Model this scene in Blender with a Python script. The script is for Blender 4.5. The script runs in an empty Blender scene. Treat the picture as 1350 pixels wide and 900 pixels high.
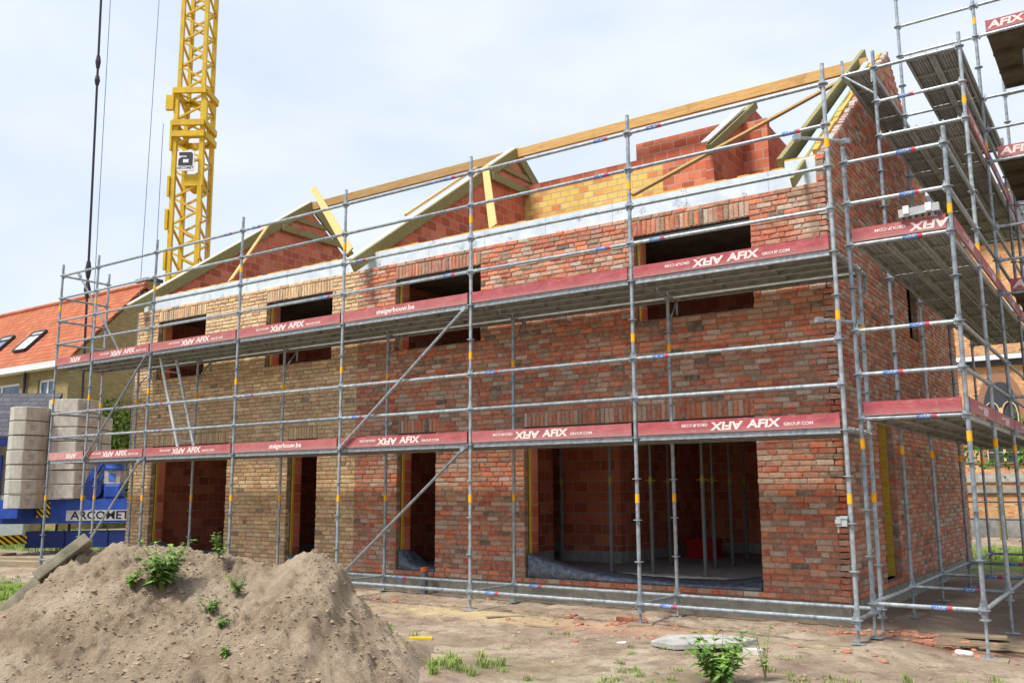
import bpy, math, random
from mathutils import Vector, Matrix, noise
random.seed(7)
C = bpy.context.scene.collection
sc = bpy.context.scene
R = math.radians

# ------------------------------------------------------------------ helpers
def lin(c, k=1.0):
    o = []
    for v in c[:3]:
        v = v/255.0
        o.append((v/12.92 if v <= .04045 else ((v+.055)/1.055)**2.4)*k)
    return (o[0], o[1], o[2], 1.0)

class NT:
    def __init__(s, name):
        s.m = bpy.data.materials.new(name); s.m.use_nodes = True
        s.t = s.m.node_tree; s.b = s.t.nodes['Principled BSDF']; s.b.inputs['Specular IOR Level'].default_value = .3
    def n(s, typ, **kw):
        nd = s.t.nodes.new(typ)
        for k, v in kw.items():
            if k in nd.inputs: s.put(nd.inputs[k], v)
            else: setattr(nd, k, v)
        return nd
    def put(s, sock, v):
        if hasattr(v, 'is_linked'): s.t.links.new(v, sock)
        else: sock.default_value = v
    def math(s, op, a, b=0.0, c=None):
        nd = s.t.nodes.new('ShaderNodeMath'); nd.operation = op
        s.put(nd.inputs[0], a); s.put(nd.inputs[1], b)
        if c is not None: s.put(nd.inputs[2], c)
        return nd.outputs[0]
    def coord(s, kind='Object'):
        return s.t.nodes.new('ShaderNodeTexCoord').outputs[kind]
    def noise(s, scale, vec=None, detail=4, rough=.55, dist=0):
        nd = s.t.nodes.new('ShaderNodeTexNoise'); nd.inputs['Scale'].default_value = scale
        nd.inputs['Detail'].default_value = detail; nd.inputs['Roughness'].default_value = rough; nd.inputs['Distortion'].default_value = dist
        if vec is not None: s.t.links.new(vec, nd.inputs['Vector'])
        return nd.outputs['Fac']
    def ramp(s, fac, stops, interp='LINEAR'):
        nd = s.t.nodes.new('ShaderNodeValToRGB'); s.put(nd.inputs[0], fac); e = nd.color_ramp.elements
        nd.color_ramp.interpolation = interp
        while len(e) < len(stops): e.new(.5)
        for i, (p, c) in enumerate(stops):
            e[i].position = p; e[i].color = c if len(c) == 4 else (*c, 1)
        return nd.outputs[0]
    def mix(s, f, a, b, mode='MIX'):
        nd = s.t.nodes.new('ShaderNodeMix'); nd.data_type = 'RGBA'; nd.blend_type = mode
        s.put(nd.inputs[0], f); s.put(nd.inputs[6], a); s.put(nd.inputs[7], b)
        return nd.outputs[2]
    def bump(s, h, strength=.4, dist=.01):
        nd = s.t.nodes.new('ShaderNodeBump'); nd.inputs['Strength'].default_value = strength; nd.inputs['Distance'].default_value = dist
        s.put(nd.inputs['Height'], h); s.t.links.new(nd.outputs[0], s.b.inputs['Normal'])
    def out(s, col=None, rough=None, metal=None):
        if col is not None: s.put(s.b.inputs['Base Color'], col)
        if rough is not None: s.put(s.b.inputs['Roughness'], rough)
        if metal is not None: s.put(s.b.inputs['Metallic'], metal)
        return s.m

G1 = (0, 0, 0, 1); W1 = (1, 1, 1, 1)
def noisy(name, c1, c2, scale=6, rough=.8, metal=0.0, bump=0, bscale=40, lo=.35, hi=.65, bd=.01, coord='Object'):
    t = NT(name); co = t.coord(coord)
    f = t.noise(scale, co, 6, .6)
    col = t.ramp(f, [(lo, c1), (hi, c2)])
    if bump: t.bump(t.noise(bscale, co, 5, .6), bump, bd)
    return t.out(col, rough, metal)

M = {}
def mk():
    # bricks read a per-brick colour
    for nm in ('brick',):
        t = NT(nm); co = t.coord()
        a = t.n('ShaderNodeAttribute', attribute_name='Col').outputs['Color']
        f = t.noise(38, co, 6, .65)
        col = t.mix(1.0, a, t.ramp(f, [(.3, (.62, .60, .58)), (.62, (1.16, 1.15, 1.13))]), 'MULTIPLY')
        g = t.noise(12, co, 6, .75)
        col = t.mix(t.ramp(g, [(.46, G1), (.68, (.7, .7, .7))]), col, lin((186, 170, 154), .85))
        dk = t.noise(16, co, 5, .7)
        col = t.mix(t.ramp(dk, [(.56, G1), (.72, (.55, .55, .55))]), col, lin((104, 78, 64), .8))
        col = t.mix(t.ramp(t.noise(.7, co, 5, .6), [(.5, G1), (.75, (.3, .3, .3))]), col, lin((190, 172, 152), .8))
        t.bump(t.noise(70, co, 6, .7), .55, .006)
        M[nm] = t.out(col, .92)
    M['mortar'] = noisy('mortar', lin((124, 110, 94)), lin((158, 142, 122)), 12, .95, bump=.5, bscale=60)
    def masonry(name, axis, cols, mort, bw=.29, bh=.19, yellow=False):
        t = NT(name); co = t.coord(); s = t.n('ShaderNodeSeparateXYZ', Vector=co)
        c = t.n('ShaderNodeCombineXYZ', X=s.outputs[0 if axis == 'x' else 1], Y=s.outputs[2]).outputs[0]
        c2 = t.n('ShaderNodeVectorMath', operation='ADD').outputs[0]
        t.t.links.new(c, c2.node.inputs[0])
        nz = t.t.nodes.new('ShaderNodeTexNoise'); nz.inputs['Scale'].default_value = 5; t.t.links.new(co, nz.inputs['Vector'])
        v = t.n('ShaderNodeVectorMath', operation='MULTIPLY_ADD'); t.t.links.new(nz.outputs['Color'], v.inputs[0])
        v.inputs[1].default_value = (.012, .012, 0); v.inputs[2].default_value = (-.006, -.006, 0)
        t.t.links.new(v.outputs[0], c2.node.inputs[1])
        b = t.n('ShaderNodeTexBrick', Scale=1.0); b.inputs['Brick Width'].default_value = bw; b.inputs['Row Height'].default_value = bh
        b.inputs['Mortar Size'].default_value = .011 if bh > .1 else .008; b.inputs['Mortar Smooth'].default_value = .2
        b.inputs['Color1'].default_value = G1; b.inputs['Color2'].default_value = W1; b.inputs['Bias'].default_value = 0
        t.t.links.new(c2, b.inputs['Vector'])
        n = len(cols); col = t.ramp(b.outputs['Color'], [(i/max(1, n-1), cc) for i, cc in enumerate(cols)], 'LINEAR')
        big = t.noise(2.5, co, 5, .65)
        col = t.mix(1.0, col, t.ramp(big, [(.3, (.8, .78, .76)), (.65, (1.12, 1.1, 1.08))]), 'MULTIPLY')
        col = t.mix(b.outputs['Fac'], col, mort)
        h = t.math('SUBTRACT', t.math('MULTIPLY', t.noise(60, co, 4, .6), .25), b.outputs['Fac'])
        t.bump(h, .6, .012)
        M[name] = t.out(col, .92)
    red = [lin((186, 98, 70)), lin((202, 114, 84)), lin((212, 130, 98)), lin((172, 88, 64)), lin((198, 108, 78))]
    gm = lin((178, 150, 134))
    for ax in 'xy': masonry('block_'+ax, ax, red, gm)
    masonry('yblock_x', 'x', [lin((214, 176, 84)), lin((222, 190, 106)), lin((204, 128, 72)), lin((218, 184, 92)), lin((226, 196, 120))], lin((176, 162, 140)), .24, .14)
    for ax in 'xy': masonry('oldbrick_'+ax, ax, [lin((150, 134, 88)), lin((166, 150, 102)), lin((142, 126, 80)), lin((158, 138, 98))], lin((138, 128, 100)), .22, .065)
    for ax in 'xy': masonry('churchbrick_'+ax, ax, [lin((206, 156, 96)), lin((190, 120, 84)), lin((218, 176, 116)), lin((200, 140, 90))], lin((196, 176, 148)), .22, .07)
    M['concrete'] = noisy('concrete', lin((136, 130, 120)), lin((170, 164, 152)), 5, .9, bump=.3, bscale=30)
    M['old_concrete'] = noisy('old_concrete', lin((96, 92, 76)), lin((140, 134, 114)), 6, .95, bump=.6, bscale=25)
    M['slab_darkened'] = noisy('darkened_slab', lin((92, 86, 76)), lin((126, 118, 104)), 3, .9, bump=.3, bscale=30)  # ceiling concrete coloured darker than the floor, to dim the rooms
    M['footing'] = noisy('footing', lin((118, 116, 104)), lin((150, 146, 132)), 7, .9, bump=.3, bscale=30)
    M['slab'] = noisy('slab', lin((150, 148, 144)), lin((182, 180, 174)), 8, .85, bump=.3, bscale=40)
    # ballast blocks with rain stains
    t = NT('ballast'); co = t.coord()
    mp = t.n('ShaderNodeMapping', Vector=co); mp.inputs['Scale'].default_value = (3, 3, 1.1)
    f = t.noise(3, mp.outputs[0], 6, .65)
    f2 = t.noise(3, co, 5, .6)
    col = t.ramp(f, [(.3, lin((156, 154, 142))), (.6, lin((192, 190, 178)))])
    col = t.mix(t.ramp(f2, [(.4, G1), (.7, (.5, .5, .5))]), col, lin((150, 146, 130)))
    M['ballast'] = t.out(col, .9)
    # galvanised steel
    t = NT('galvanised'); co = t.coord(); f = t.noise(14, co, 6, .7)
    col = t.ramp(f, [(.3, lin((118, 126, 132))), (.52, lin((158, 167, 172))), (.75, lin((190, 196, 198)))])
    rnd = t.n('ShaderNodeObjectInfo').outputs['Random']
    col = t.mix(1.0, col, t.ramp(rnd, [(0, (.74, .75, .77)), (.6, (1.0, 1.0, 1.0)), (1, (1.12, 1.11, 1.08))]), 'MULTIPLY')
    col = t.mix(t.ramp(t.noise(60, co, 3, .6), [(.66, G1), (.70, (.8, .8, .8))]), col, lin((198, 190, 176)))
    rst = t.ramp(t.noise(5, co, 6, .75), [(.55, G1), (.72, (.6, .6, .6))])
    col = t.mix(rst, col, lin((146, 130, 110)))
    M['galv'] = t.out(col, t.math('MULTIPLY_ADD', f, .25, .35), .45)
    M['galv_light'] = noisy('bright_steel', lin((190, 194, 196)), lin((214, 216, 216)), 10, .4, .35)
    # perforated deck
    t = NT('deck_steel'); co = t.coord(); s = t.n('ShaderNodeSeparateXYZ', Vector=co)
    def cell(o, p): return t.math('SUBTRACT', t.math('FRACT', t.math('MULTIPLY', o, 1/p)), .5)
    cx, cy = cell(s.outputs[0], .055), cell(s.outputs[1], .036)
    d = t.math('ADD', t.math('MULTIPLY', cx, cx), t.math('MULTIPLY', cy, cy))
    hole = t.math('LESS_THAN', d, .11)
    f = t.noise(9, co, 6, .7)
    col = t.ramp(f, [(.3, lin((136, 138, 132))), (.6, lin((182, 184, 178)))])
    col = t.mix(t.math('MULTIPLY', hole, .9), col, lin((44, 42, 38)))
    M['deck'] = t.out(col, .6, .1)
    M['deck_frame'] = noisy('deck_frame', lin((140, 142, 136)), lin((172, 174, 170)), 9, .55, .15)
    M['ply'] = noisy('ply', lin((74, 66, 52)), lin((98, 88, 70)), 5, .85)
    # toe boards
    t = NT('toe_board'); co = t.coord()
    col = t.ramp(t.noise(6, co, 6, .7), [(.3, lin((142, 62, 70))), (.6, lin((172, 82, 88)))])
    rnd = t.n('ShaderNodeObjectInfo').outputs['Random']
    col = t.mix(t.math('MULTIPLY', rnd, .35), col, lin((178, 128, 124)))
    dz_ = t.n('ShaderNodeSeparateXYZ', Vector=co).outputs[2]
    col = t.mix(t.math('MULTIPLY', t.ramp(t.math('ADD', dz_, t.math('MULTIPLY', t.noise(12, co, 5, .7), .12)), [(.05, W1), (.13, G1)]), .45), col, lin((168, 150, 140)))
    mp = t.n('ShaderNodeMapping', Vector=co); mp.inputs['Scale'].default_value = (1.5, 4, 6)
    wr = t.ramp(t.noise(7, mp.outputs[0], 8, .8), [(.54, G1), (.64, (.6, .6, .6))])
    col = t.mix(wr, col, lin((176, 146, 140)))
    M['toe'] = t.out(col, .7)
    t = NT('worn_white'); co = t.coord()
    col = t.mix(t.ramp(t.noise(25, co, 6, .8), [(.53, G1), (.66, (.8, .8, .8))]), lin((222, 210, 204)), lin((178, 122, 122)))
    M['letter'] = t.out(col, .7)
    t = NT('faded_toe_board'); co = t.coord()
    col = t.ramp(t.noise(6, co, 6, .7), [(.3, lin((166, 108, 106))), (.6, lin((192, 140, 136)))])
    M['toe_faded'] = t.out(col, .75)
    def flat(n, c, r=.6, m=0): 
        M[n] = noisy(n, lin(c, .86), lin(c, 1.08), 11, r, m)
    flat('sticker_y', (244, 176, 24), .5); flat('sticker_b', (84, 122, 180), .5); flat('sticker_r', (186, 64, 72), .5); flat('sticker_o', (196, 110, 60), .5)
    flat('proptube', (112, 114, 112), .6); flat('propyellow', (150, 136, 74), .6); flat('brownstone', (150, 112, 88), .9); flat('white', (232, 232, 230), .6); flat('black', (22, 22, 24), .5); flat('dkgrey', (58, 62, 66), .6)
    flat('crane_yellow', (206, 172, 30), .5); flat('blue', (26, 62, 150), .45); flat('dkblue', (24, 44, 104), .5); flat('coolblue', (70, 110, 190), .45)
    flat('foamless', (206, 176, 140), .8); flat('red', (176, 28, 30), .5); flat('ltgrey', (168, 172, 172), .6); flat('iron', (62, 56, 66), .5, .4); flat('cable', (120, 136, 168), .5)
    flat('pvc', (96, 100, 106), .5); flat('pvc_orange', (196, 94, 60), .5); flat('yellow_plastic', (226, 196, 30), .4)
    t = NT('crane_paint'); co = t.coord(); col = t.ramp(t.noise(3, co, 6, .7), [(.3, lin((186, 152, 30))), (.6, lin((212, 178, 40)))]); col = t.mix(t.ramp(t.noise(9, co, 7, .8), [(.56, G1), (.68, (.7, .7, .7))]), col, lin((122, 96, 46))); M['crane_yellow'] = t.out(col, .55)
    t = NT('blue_paint'); co = t.coord(); col = t.ramp(t.noise(3, co, 6, .7), [(.3, lin((26, 56, 136))), (.6, lin((40, 78, 164)))]); col = t.mix(t.ramp(t.noise(7, co, 7, .8), [(.54, G1), (.68, (.6, .6, .6))]), col, lin((92, 96, 104))); M['blue'] = t.out(col, .5)
    M['glass'] = noisy('glass', lin((70, 88, 118)), lin((104, 124, 152)), 2, .12)
    # timber
    def wood(n, a, b, sc_=(1, 14, 14)):
        t = NT(n); co = t.coord(); mp = t.n('ShaderNodeMapping', Vector=co); mp.inputs['Scale'].default_value = sc_
        f = t.noise(3, mp.outputs[0], 6, .6, .4); kn = t.noise(2.2, co, 3, .6)
        col = t.ramp(f, [(.3, lin(a)), (.65, lin(b))])
        col = t.mix(t.ramp(kn, [(.6, G1), (.72, (.45, .45, .45))]), col, lin((140, 96, 48)))
        M[n] = t.out(col, .75)
    wood('wood', (178, 136, 76), (206, 166, 104)); wood('wood_pale', (190, 154, 92), (212, 178, 118)); wood('wood_green', (118, 114, 72), (152, 144, 96))
    wood('wood_yellow', (176, 140, 46), (204, 170, 70)); wood('wood_old', (120, 106, 84), (160, 146, 120)); wood('wood_brown', (150, 118, 72), (178, 146, 96))
    flat('board_white', (204, 202, 192), .7); flat('foam', (210, 164, 84), .9); flat('sheet', (168, 196, 222), .35)
    # insulation with faint printed marks
    t = NT('insulation'); co = t.coord(); s = t.n('ShaderNodeSeparateXYZ', Vector=co)
    nz = t.noise(14, co, 1, .3, 2.5)
    ln = t.math('LESS_THAN', t.math('ABSOLUTE', t.math('SUBTRACT', nz, .5)), .03)
    vo = t.n('ShaderNodeTexVoronoi', Scale=3.2, Vector=co); spot = t.math('LESS_THAN', vo.outputs['Distance'], .26)
    col = t.ramp(t.noise(5, co, 5, .6), [(.3, lin((180, 194, 204))), (.6, lin((204, 214, 220)))])
    col = t.mix(t.math('MULTIPLY', t.math('MULTIPLY', ln, spot), .95), col, lin((92, 106, 126)))
    seam = t.math('LESS_THAN', t.math('FRACT', t.math('MULTIPLY', s.outputs[0], 1/1.2)), .012)
    col = t.mix(t.math('MULTIPLY', seam, .5), col, lin((120, 134, 146)))
    M['insul'] = t.out(col, .45)
    # black damp-proof foil
    t = NT('foil'); co = t.coord()
    col = t.ramp(t.noise(14, co, 6, .7), [(.35, lin((72, 78, 90))), (.55, lin((112, 120, 132))), (.75, lin((160, 166, 172)))])
    t.bump(t.noise(9, co, 4, .6), .6, .03); M['foil'] = t.out(col, .38)
    # roof tiles
    t = NT('tiles'); co = t.coord(); s = t.n('ShaderNodeSeparateXYZ', Vector=co)
    b = t.n('ShaderNodeTexBrick', Scale=1.0); b.inputs['Brick Width'].default_value = .24; b.inputs['Row Height'].default_value = .24; b.inputs['Mortar Size'].default_value = .02
    b.inputs['Color1'].default_value = G1; b.inputs['Color2'].default_value = W1
    t.t.links.new(t.n('ShaderNodeCombineXYZ', X=s.outputs[0], Y=s.outputs[2]).outputs[0], b.inputs['Vector'])
    col = t.ramp(b.outputs['Color'], [(0, lin((160, 88, 58))), (.5, lin((178, 100, 66))), (1, lin((190, 116, 80)))])
    mp = t.n('ShaderNodeMapping', Vector=co); mp.inputs['Scale'].default_value = (1, 1, .35)
    col = t.mix(t.ramp(t.noise(1.6, mp.outputs[0], 7, .7), [(.45, G1), (.72, (.6, .6, .6))]), col, lin((140, 92, 62)))
    col = t.mix(t.math('MULTIPLY', b.outputs['Fac'], .6), col, lin((100, 50, 32)))
    M['tiles'] = t.out(col, .85)
    t = NT('slate'); co = t.coord(); s = t.n('ShaderNodeSeparateXYZ', Vector=co)
    b = t.n('ShaderNodeTexBrick', Scale=1.0); b.inputs['Brick Width'].default_value = .3; b.inputs['Row Height'].default_value = .16; b.inputs['Mortar Size'].default_value = .012
    b.inputs['Color1'].default_value = lin((70, 70, 78)); b.inputs['Color2'].default_value = lin((92, 92, 98)); b.inputs['Mortar'].default_value = lin((48, 48, 54))
    t.t.links.new(t.n('ShaderNodeCombineXYZ', X=s.outputs[0], Y=s.outputs[2]).outputs[0], b.inputs['Vector'])
    M['slate'] = t.out(b.outputs['Color'], .8)
    # foliage
    def leaf(n, a, b, c):
        t = NT(n); i = t.n('ShaderNodeNewGeometry').outputs['Random Per Island']
        M[n] = t.out(t.ramp(i, [(0, lin(a)), (.5, lin(b)), (1, lin(c))]), .6)
    leaf('leaf', (62, 98, 34), (98, 138, 54), (140, 168, 82)); leaf('leaf_dark', (36, 74, 24), (60, 110, 34), (104, 156, 50)); leaf('ivy', (76, 104, 34), (108, 136, 48), (146, 160, 70))
    leaf('grass', (88, 122, 44), (118, 150, 60), (168, 172, 96))
    M['stem'] = noisy('stem', lin((96, 120, 56)), lin((132, 110, 70)), 9)
    # hazard stripes
    t = NT('hazard'); co = t.coord(); s = t.n('ShaderNodeSeparateXYZ', Vector=co)
    st = t.math('LESS_THAN', t.math('FRACT', t.math('MULTIPLY', t.math('ADD', s.outputs[0], s.outputs[2]), 7)), .5)
    M['hazard'] = t.out(t.mix(st, lin((226, 198, 40)), lin((24, 24, 26))), .5)
    # soil
    t = NT('soil'); co = t.coord(); s = t.n('ShaderNodeSeparateXYZ', Vector=co); X, Y = s.outputs[0], s.outputs[1]
    wv = t.noise(.8, co, 8, .7); wv2 = t.noise(4.5, co, 8, .7); fine = t.noise(38, co, 6, .7)
    col = t.ramp(wv, [(.36, lin((138, 120, 102))), (.5, lin((168, 148, 127))), (.62, lin((190, 174, 152)))])
    col = t.mix(t.ramp(wv2, [(.48, G1), (.62, (.8, .8, .8))]), col, lin((126, 108, 92)))
    def ell(cx, cy, rx, ry, soft=.5):
        a = t.math('MULTIPLY', t.math('SUBTRACT', X, cx), 1/rx); b = t.math('MULTIPLY', t.math('SUBTRACT', Y, cy), 1/ry)
        d = t.math('SQRT', t.math('ADD', t.math('MULTIPLY', a, a), t.math('MULTIPLY', b, b)))
        d = t.math('ADD', d, t.math('MULTIPLY', t.math('SUBTRACT', wv2, .5), 1.6))
        return t.ramp(d, [(soft, W1), (1.0, G1)])
    col = t.mix(t.math('MULTIPLY', ell(-2.7, -.35, 1.9, .5, .2), .7), col, lin((186, 126, 100)))
    col = t.mix(t.math('MULTIPLY', ell(.9, 1.0, 1.6, .7, .2), .5), col, lin((168, 118, 94)))
    col = t.mix(t.math('MULTIPLY', ell(-5.0, -.3, 2.2, .7, .2), .7), col, lin((212, 190, 142)))
    col = t.mix(t.math('MULTIPLY', ell(-1.9, -.35, 3.6, .28, .2), .5), col, lin((190, 172, 144)))
    # greenish patches: towards the left background and behind the gable
    col = t.mix(t.math('MULTIPLY', ell(1.4, 5.2, 3.2, 5.5, .5), .55), col, lin((112, 96, 82)))  # darker brown soil around the gable scaffold
    gmask = t.math('MAXIMUM', ell(-30, 9, 11, 6.2, .8), t.math('MAXIMUM', ell(-13.2, -2.3, 3.5, 1.5, .5), ell(1.5, 14.5, 9, 5.0, .8)))
    gmask = t.math('MAXIMUM', gmask, t.math('MULTIPLY', ell(-1.1, -3.0, 3.4, .9, .1), .2))
    grs = t.ramp(t.noise(9, co, 7, .75), [(.35, lin((78, 110, 36))), (.65, lin((134, 150, 66)))])
    col = t.mix(gmask, col, grs)
    col = t.mix(1.0, col, t.ramp(fine, [(.3, (.72, .72, .72)), (.65, (1.1, 1.1, 1.1))]), 'MULTIPLY')
    h = t.math('ADD', t.math('MULTIPLY', fine, .4), t.math('MULTIPLY', t.noise(11, co, 8, .7), 1.0))
    t.bump(h, .8, .05); M['soil'] = t.out(col, .97)
    # sand heap
    t = NT('sand'); co = t.coord()
    a = t.noise(1.7, co, 8, .65); b = t.noise(22, co, 8, .75); c_ = t.noise(90, co, 4, .6)
    col = t.ramp(a, [(.35, lin((146, 127, 105))), (.52, lin((175, 155, 130))), (.68, lin((194, 176, 151)))])
    col = t.mix(t.ramp(b, [(.5, G1), (.66, (.6, .6, .6))]), col, lin((136, 114, 94)))
    col = t.mix(t.ramp(t.noise(.9, co, 8, .75), [(.5, G1), (.62, (.55, .55, .55))]), col, lin((150, 134, 115)))
    col = t.mix(t.ramp(t.noise(6, co, 8, .8), [(.55, G1), (.68, (.5, .5, .5))]), col, lin((206, 190, 166)))
    h = t.math('ADD', t.math('MULTIPLY', b, 1.0), t.math('MULTIPLY', c_, .3))
    t.bump(h, 1.0, .05); M['sand'] = t.out(col, .97)
    M['clod'] = noisy('clod', lin((128, 110, 90)), lin((172, 152, 128)), 3, .97)
    M['stone'] = noisy('stone', lin((120, 104, 86)), lin((176, 158, 134)), 3, .95)
    M['brickred'] = noisy('brick_rubble', lin((150, 92, 70)), lin((186, 134, 108)), 8, .95)
mk()

def setp(o, label=None, cat=None, group=None, kind=None):
    if label: o['label'] = label
    if cat: o['category'] = cat
    if group: o['group'] = group
    if kind: o['kind'] = kind
    return o
def thing(name, label, cat, loc=(0, 0, 0), group=None, rz=0):
    o = bpy.data.objects.new(name, None); o.empty_display_size = .2; C.objects.link(o)
    o.location = loc; o.rotation_euler = (0, 0, rz)
    bpy.context.view_layer.update()
    return setp(o, label, cat, group)

class MB:
    def __init__(s): s.v = []; s.f = []
    def poly(s, pts, fs):
        n = len(s.v); s.v += [tuple(p) for p in pts]; s.f += [tuple(n+i for i in f) for f in fs]; return s
    def box(s, x0, x1, y0, y1, z0, z1):
        return s.poly([(x0,y0,z0),(x1,y0,z0),(x1,y1,z0),(x0,y1,z0),(x0,y0,z1),(x1,y0,z1),(x1,y1,z1),(x0,y1,z1)],
                      [(0,3,2,1),(4,5,6,7),(0,1,5,4),(1,2,6,5),(2,3,7,6),(3,0,4,7)])
    def beam(s, p, q, w, h, up=(0, 0, 1)):
        p, q = Vector(p), Vector(q); d = (q-p).normalized(); up = Vector(up)
        sd = d.cross(up)
        if sd.length < 1e-4: sd = d.cross(Vector((0, 1, 0)))
        sd.normalize(); u = sd.cross(d); a = sd*w/2; b = u*h/2
        return s.poly([p-a-b, p+a-b, p+a+b, p-a+b, q-a-b, q+a-b, q+a+b, q-a+b], [(0,3,2,1),(4,5,6,7),(0,1,5,4),(1,2,6,5),(2,3,7,6),(3,0,4,7)][0:0] or [(3,2,1,0),(4,5,6,7),(0,1,5,4),(1,2,6,5),(2,3,7,6),(3,0,4,7)])
    def tube(s, p, q, r, n=10, r2=None, caps=True):
        p, q = Vector(p), Vector(q); d = (q-p).normalized(); up = Vector((0, 0, 1)) if abs(d.z) < .9 else Vector((1, 0, 0))
        a = d.cross(up).normalized(); b = a.cross(d); r2 = r if r2 is None else r2
        pts = [p+(a*math.cos(t)+b*math.sin(t))*r for t in [2*math.pi*i/n for i in range(n)]] + [q+(a*math.cos(t)+b*math.sin(t))*r2 for t in [2*math.pi*i/n for i in range(n)]]
        fs = [(i, n+i, n+(i+1) % n, (i+1) % n) for i in range(n)]
        if caps: fs += [tuple(range(n)), tuple(range(2*n-1, n-1, -1))]
        return s.poly(pts, fs)
    def prism(s, prof, axis, a0, a1):
        """profile (list of 2-D points, counter-clockwise) swept along an axis: 'x' -> profile (y,z); 'y' -> (x,z); 'z' -> (x,y)"""
        f = {'x': lambda a, u, v: (a, u, v), 'y': lambda a, u, v: (u, a, v), 'z': lambda a, u, v: (u, v, a)}[axis]
        n = len(prof); pts = [f(a0, *p) for p in prof]+[f(a1, *p) for p in prof]
        fs = [(i, (i+1) % n, n+(i+1) % n, n+i) for i in range(n)]+[tuple(range(n-1, -1, -1)), tuple(range(n, 2*n))]
        return s.poly(pts, fs)
    def mesh(s, name, mat, smooth=False, fix=False):
        me = bpy.data.meshes.new(name); me.from_pydata(s.v, [], s.f); me.update()
        if mat is not None: me.materials.append(M[mat] if isinstance(mat, str) else mat)
        if fix:
            import bmesh
            b = bmesh.new(); b.from_mesh(me); bmesh.ops.recalc_face_normals(b, faces=b.faces); b.to_mesh(me); b.free()
        if smooth: me.polygons.foreach_set('use_smooth', [True]*len(me.polygons))
        return me
    def obj(s, name, mat, parent=None, smooth=False, fix=False):
        return link(name, s.mesh(name, mat, smooth, fix), parent)
def link(name, me, parent=None, mw=None):
    o = bpy.data.objects.new(name, me); C.objects.link(o)
    if parent is not None: o.parent = parent
    if mw is not None: o.matrix_local = mw
    return o
def structure(name, mb, mat, **k):
    return setp(mb.obj(name, mat, **k), kind='structure')

def bevel(o, w=.01, seg=1):
    m = o.modifiers.new('Bevel', 'BEVEL'); m.width = w; m.segments = seg; m.limit_method = 'ANGLE'; return o

TXT = {}
def text_mesh(s, size, shear=0, bold=0, extr=.001):
    k = (s, size, shear, bold, extr)
    if k in TXT: return TXT[k]
    cu = bpy.data.curves.new('lettering', 'FONT'); cu.body = s; cu.size = size; cu.shear = shear; cu.offset = bold; cu.extrude = extr
    cu.align_x = 'CENTER'; cu.align_y = 'CENTER'; cu.resolution_u = 2
    o = bpy.data.objects.new('tmp', cu); C.objects.link(o)
    bpy.context.view_layer.update(); dg = bpy.context.evaluated_depsgraph_get()
    me = bpy.data.meshes.new_from_object(o.evaluated_get(dg)); me.name = 'lettering'
    bpy.data.objects.remove(o); TXT[k] = me; return me
def tv(me):  # verts & faces of a mesh
    return [v.co.copy() for v in me.vertices], [tuple(p.vertices) for p in me.polygons]

# ------------------------------------------------------------------ camera / world / sun
cam = bpy.data.cameras.new('Camera'); co_ = bpy.data.objects.new('Camera', cam); C.objects.link(co_)
fw = Vector((-0.56165291, 0.81137104, 0.1619353)); rt = Vector((0.82174206, 0.56983735, -0.00503722)); up = Vector((0.09636384, -0.13023988, 0.98678852))
CAM = Vector((2.6346, -10.1766, 1.3737))
m3 = Matrix((rt, up, -fw)).transposed(); mw = m3.to_4x4(); mw.translation = CAM; co_.matrix_world = mw
cam.sensor_width = 36; cam.lens = 36*1190.52/1350; cam.clip_end = 3000; cam.clip_start = .05; sc.camera = co_

SUN_EL, SUN_AZ = 57, 200   # azimuth: compass-like angle of the sun measured from +Y clockwise
w = bpy.data.worlds.new('World'); sc.world = w; w.use_nodes = True; nt = w.node_tree; nt.nodes.clear()
def wn(t): return nt.nodes.new(t)
sky = wn('ShaderNodeTexSky'); sky.sky_type = 'NISHITA'; sky.sun_disc = False; sky.sun_elevation = R(SUN_EL); sky.sun_rotation = R(SUN_AZ)
sky.air_density = 1.0; sky.dust_density = 2.0; sky.ozone_density = 1.5
tc = wn('ShaderNodeTexCoord'); mp = wn('ShaderNodeMapping'); mp.inputs['Scale'].default_value = (1.6, 1.6, 3.6); mp.inputs['Location'].default_value = (3.1, 1.3, .4)
nt.links.new(tc.outputs['Generated'], mp.inputs[0])
nz = wn('ShaderNodeTexNoise'); nz.inputs['Scale'].default_value = 1.5; nz.inputs['Detail'].default_value = 9; nz.inputs['Roughness'].default_value = .58; nz.inputs['Distortion'].default_value = .3
nt.links.new(mp.outputs[0], nz.inputs['Vector'])
r1 = wn('ShaderNodeValToRGB'); r1.color_ramp.elements[0].position = .36; r1.color_ramp.elements[0].color = (.88, .88, .88, 1); r1.color_ramp.elements[1].position = .66; r1.color_ramp.elements[1].color = (1, 1, 1, 1)
nt.links.new(nz.outputs['Fac'], r1.inputs[0])
nz2 = wn('ShaderNodeTexNoise'); nz2.inputs['Scale'].default_value = 3.0; nz2.inputs['Detail'].default_value = 8; nt.links.new(mp.outputs[0], nz2.inputs['Vector'])
r2 = wn('ShaderNodeValToRGB'); r2.color_ramp.elements[0].position = .3; r2.color_ramp.elements[0].color = (5.3, 6.0, 7.1, 1); r2.color_ramp.elements[1].position = .65; r2.color_ramp.elements[1].color = (6.1, 6.55, 7.35, 1)
nt.links.new(nz2.outputs['Fac'], r2.inputs[0])
sp_ = wn('ShaderNodeSeparateXYZ'); nt.links.new(tc.outputs['Generated'], sp_.inputs[0])
mr = wn('ShaderNodeMapRange'); mr.inputs[1].default_value = -.55; mr.inputs[2].default_value = .05; mr.inputs[3].default_value = .35; mr.inputs[4].default_value = 1.0; nt.links.new(sp_.outputs[1], mr.inputs[0])  # cuts cloud cover behind the camera, added so less skylight fills the rooms
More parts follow.
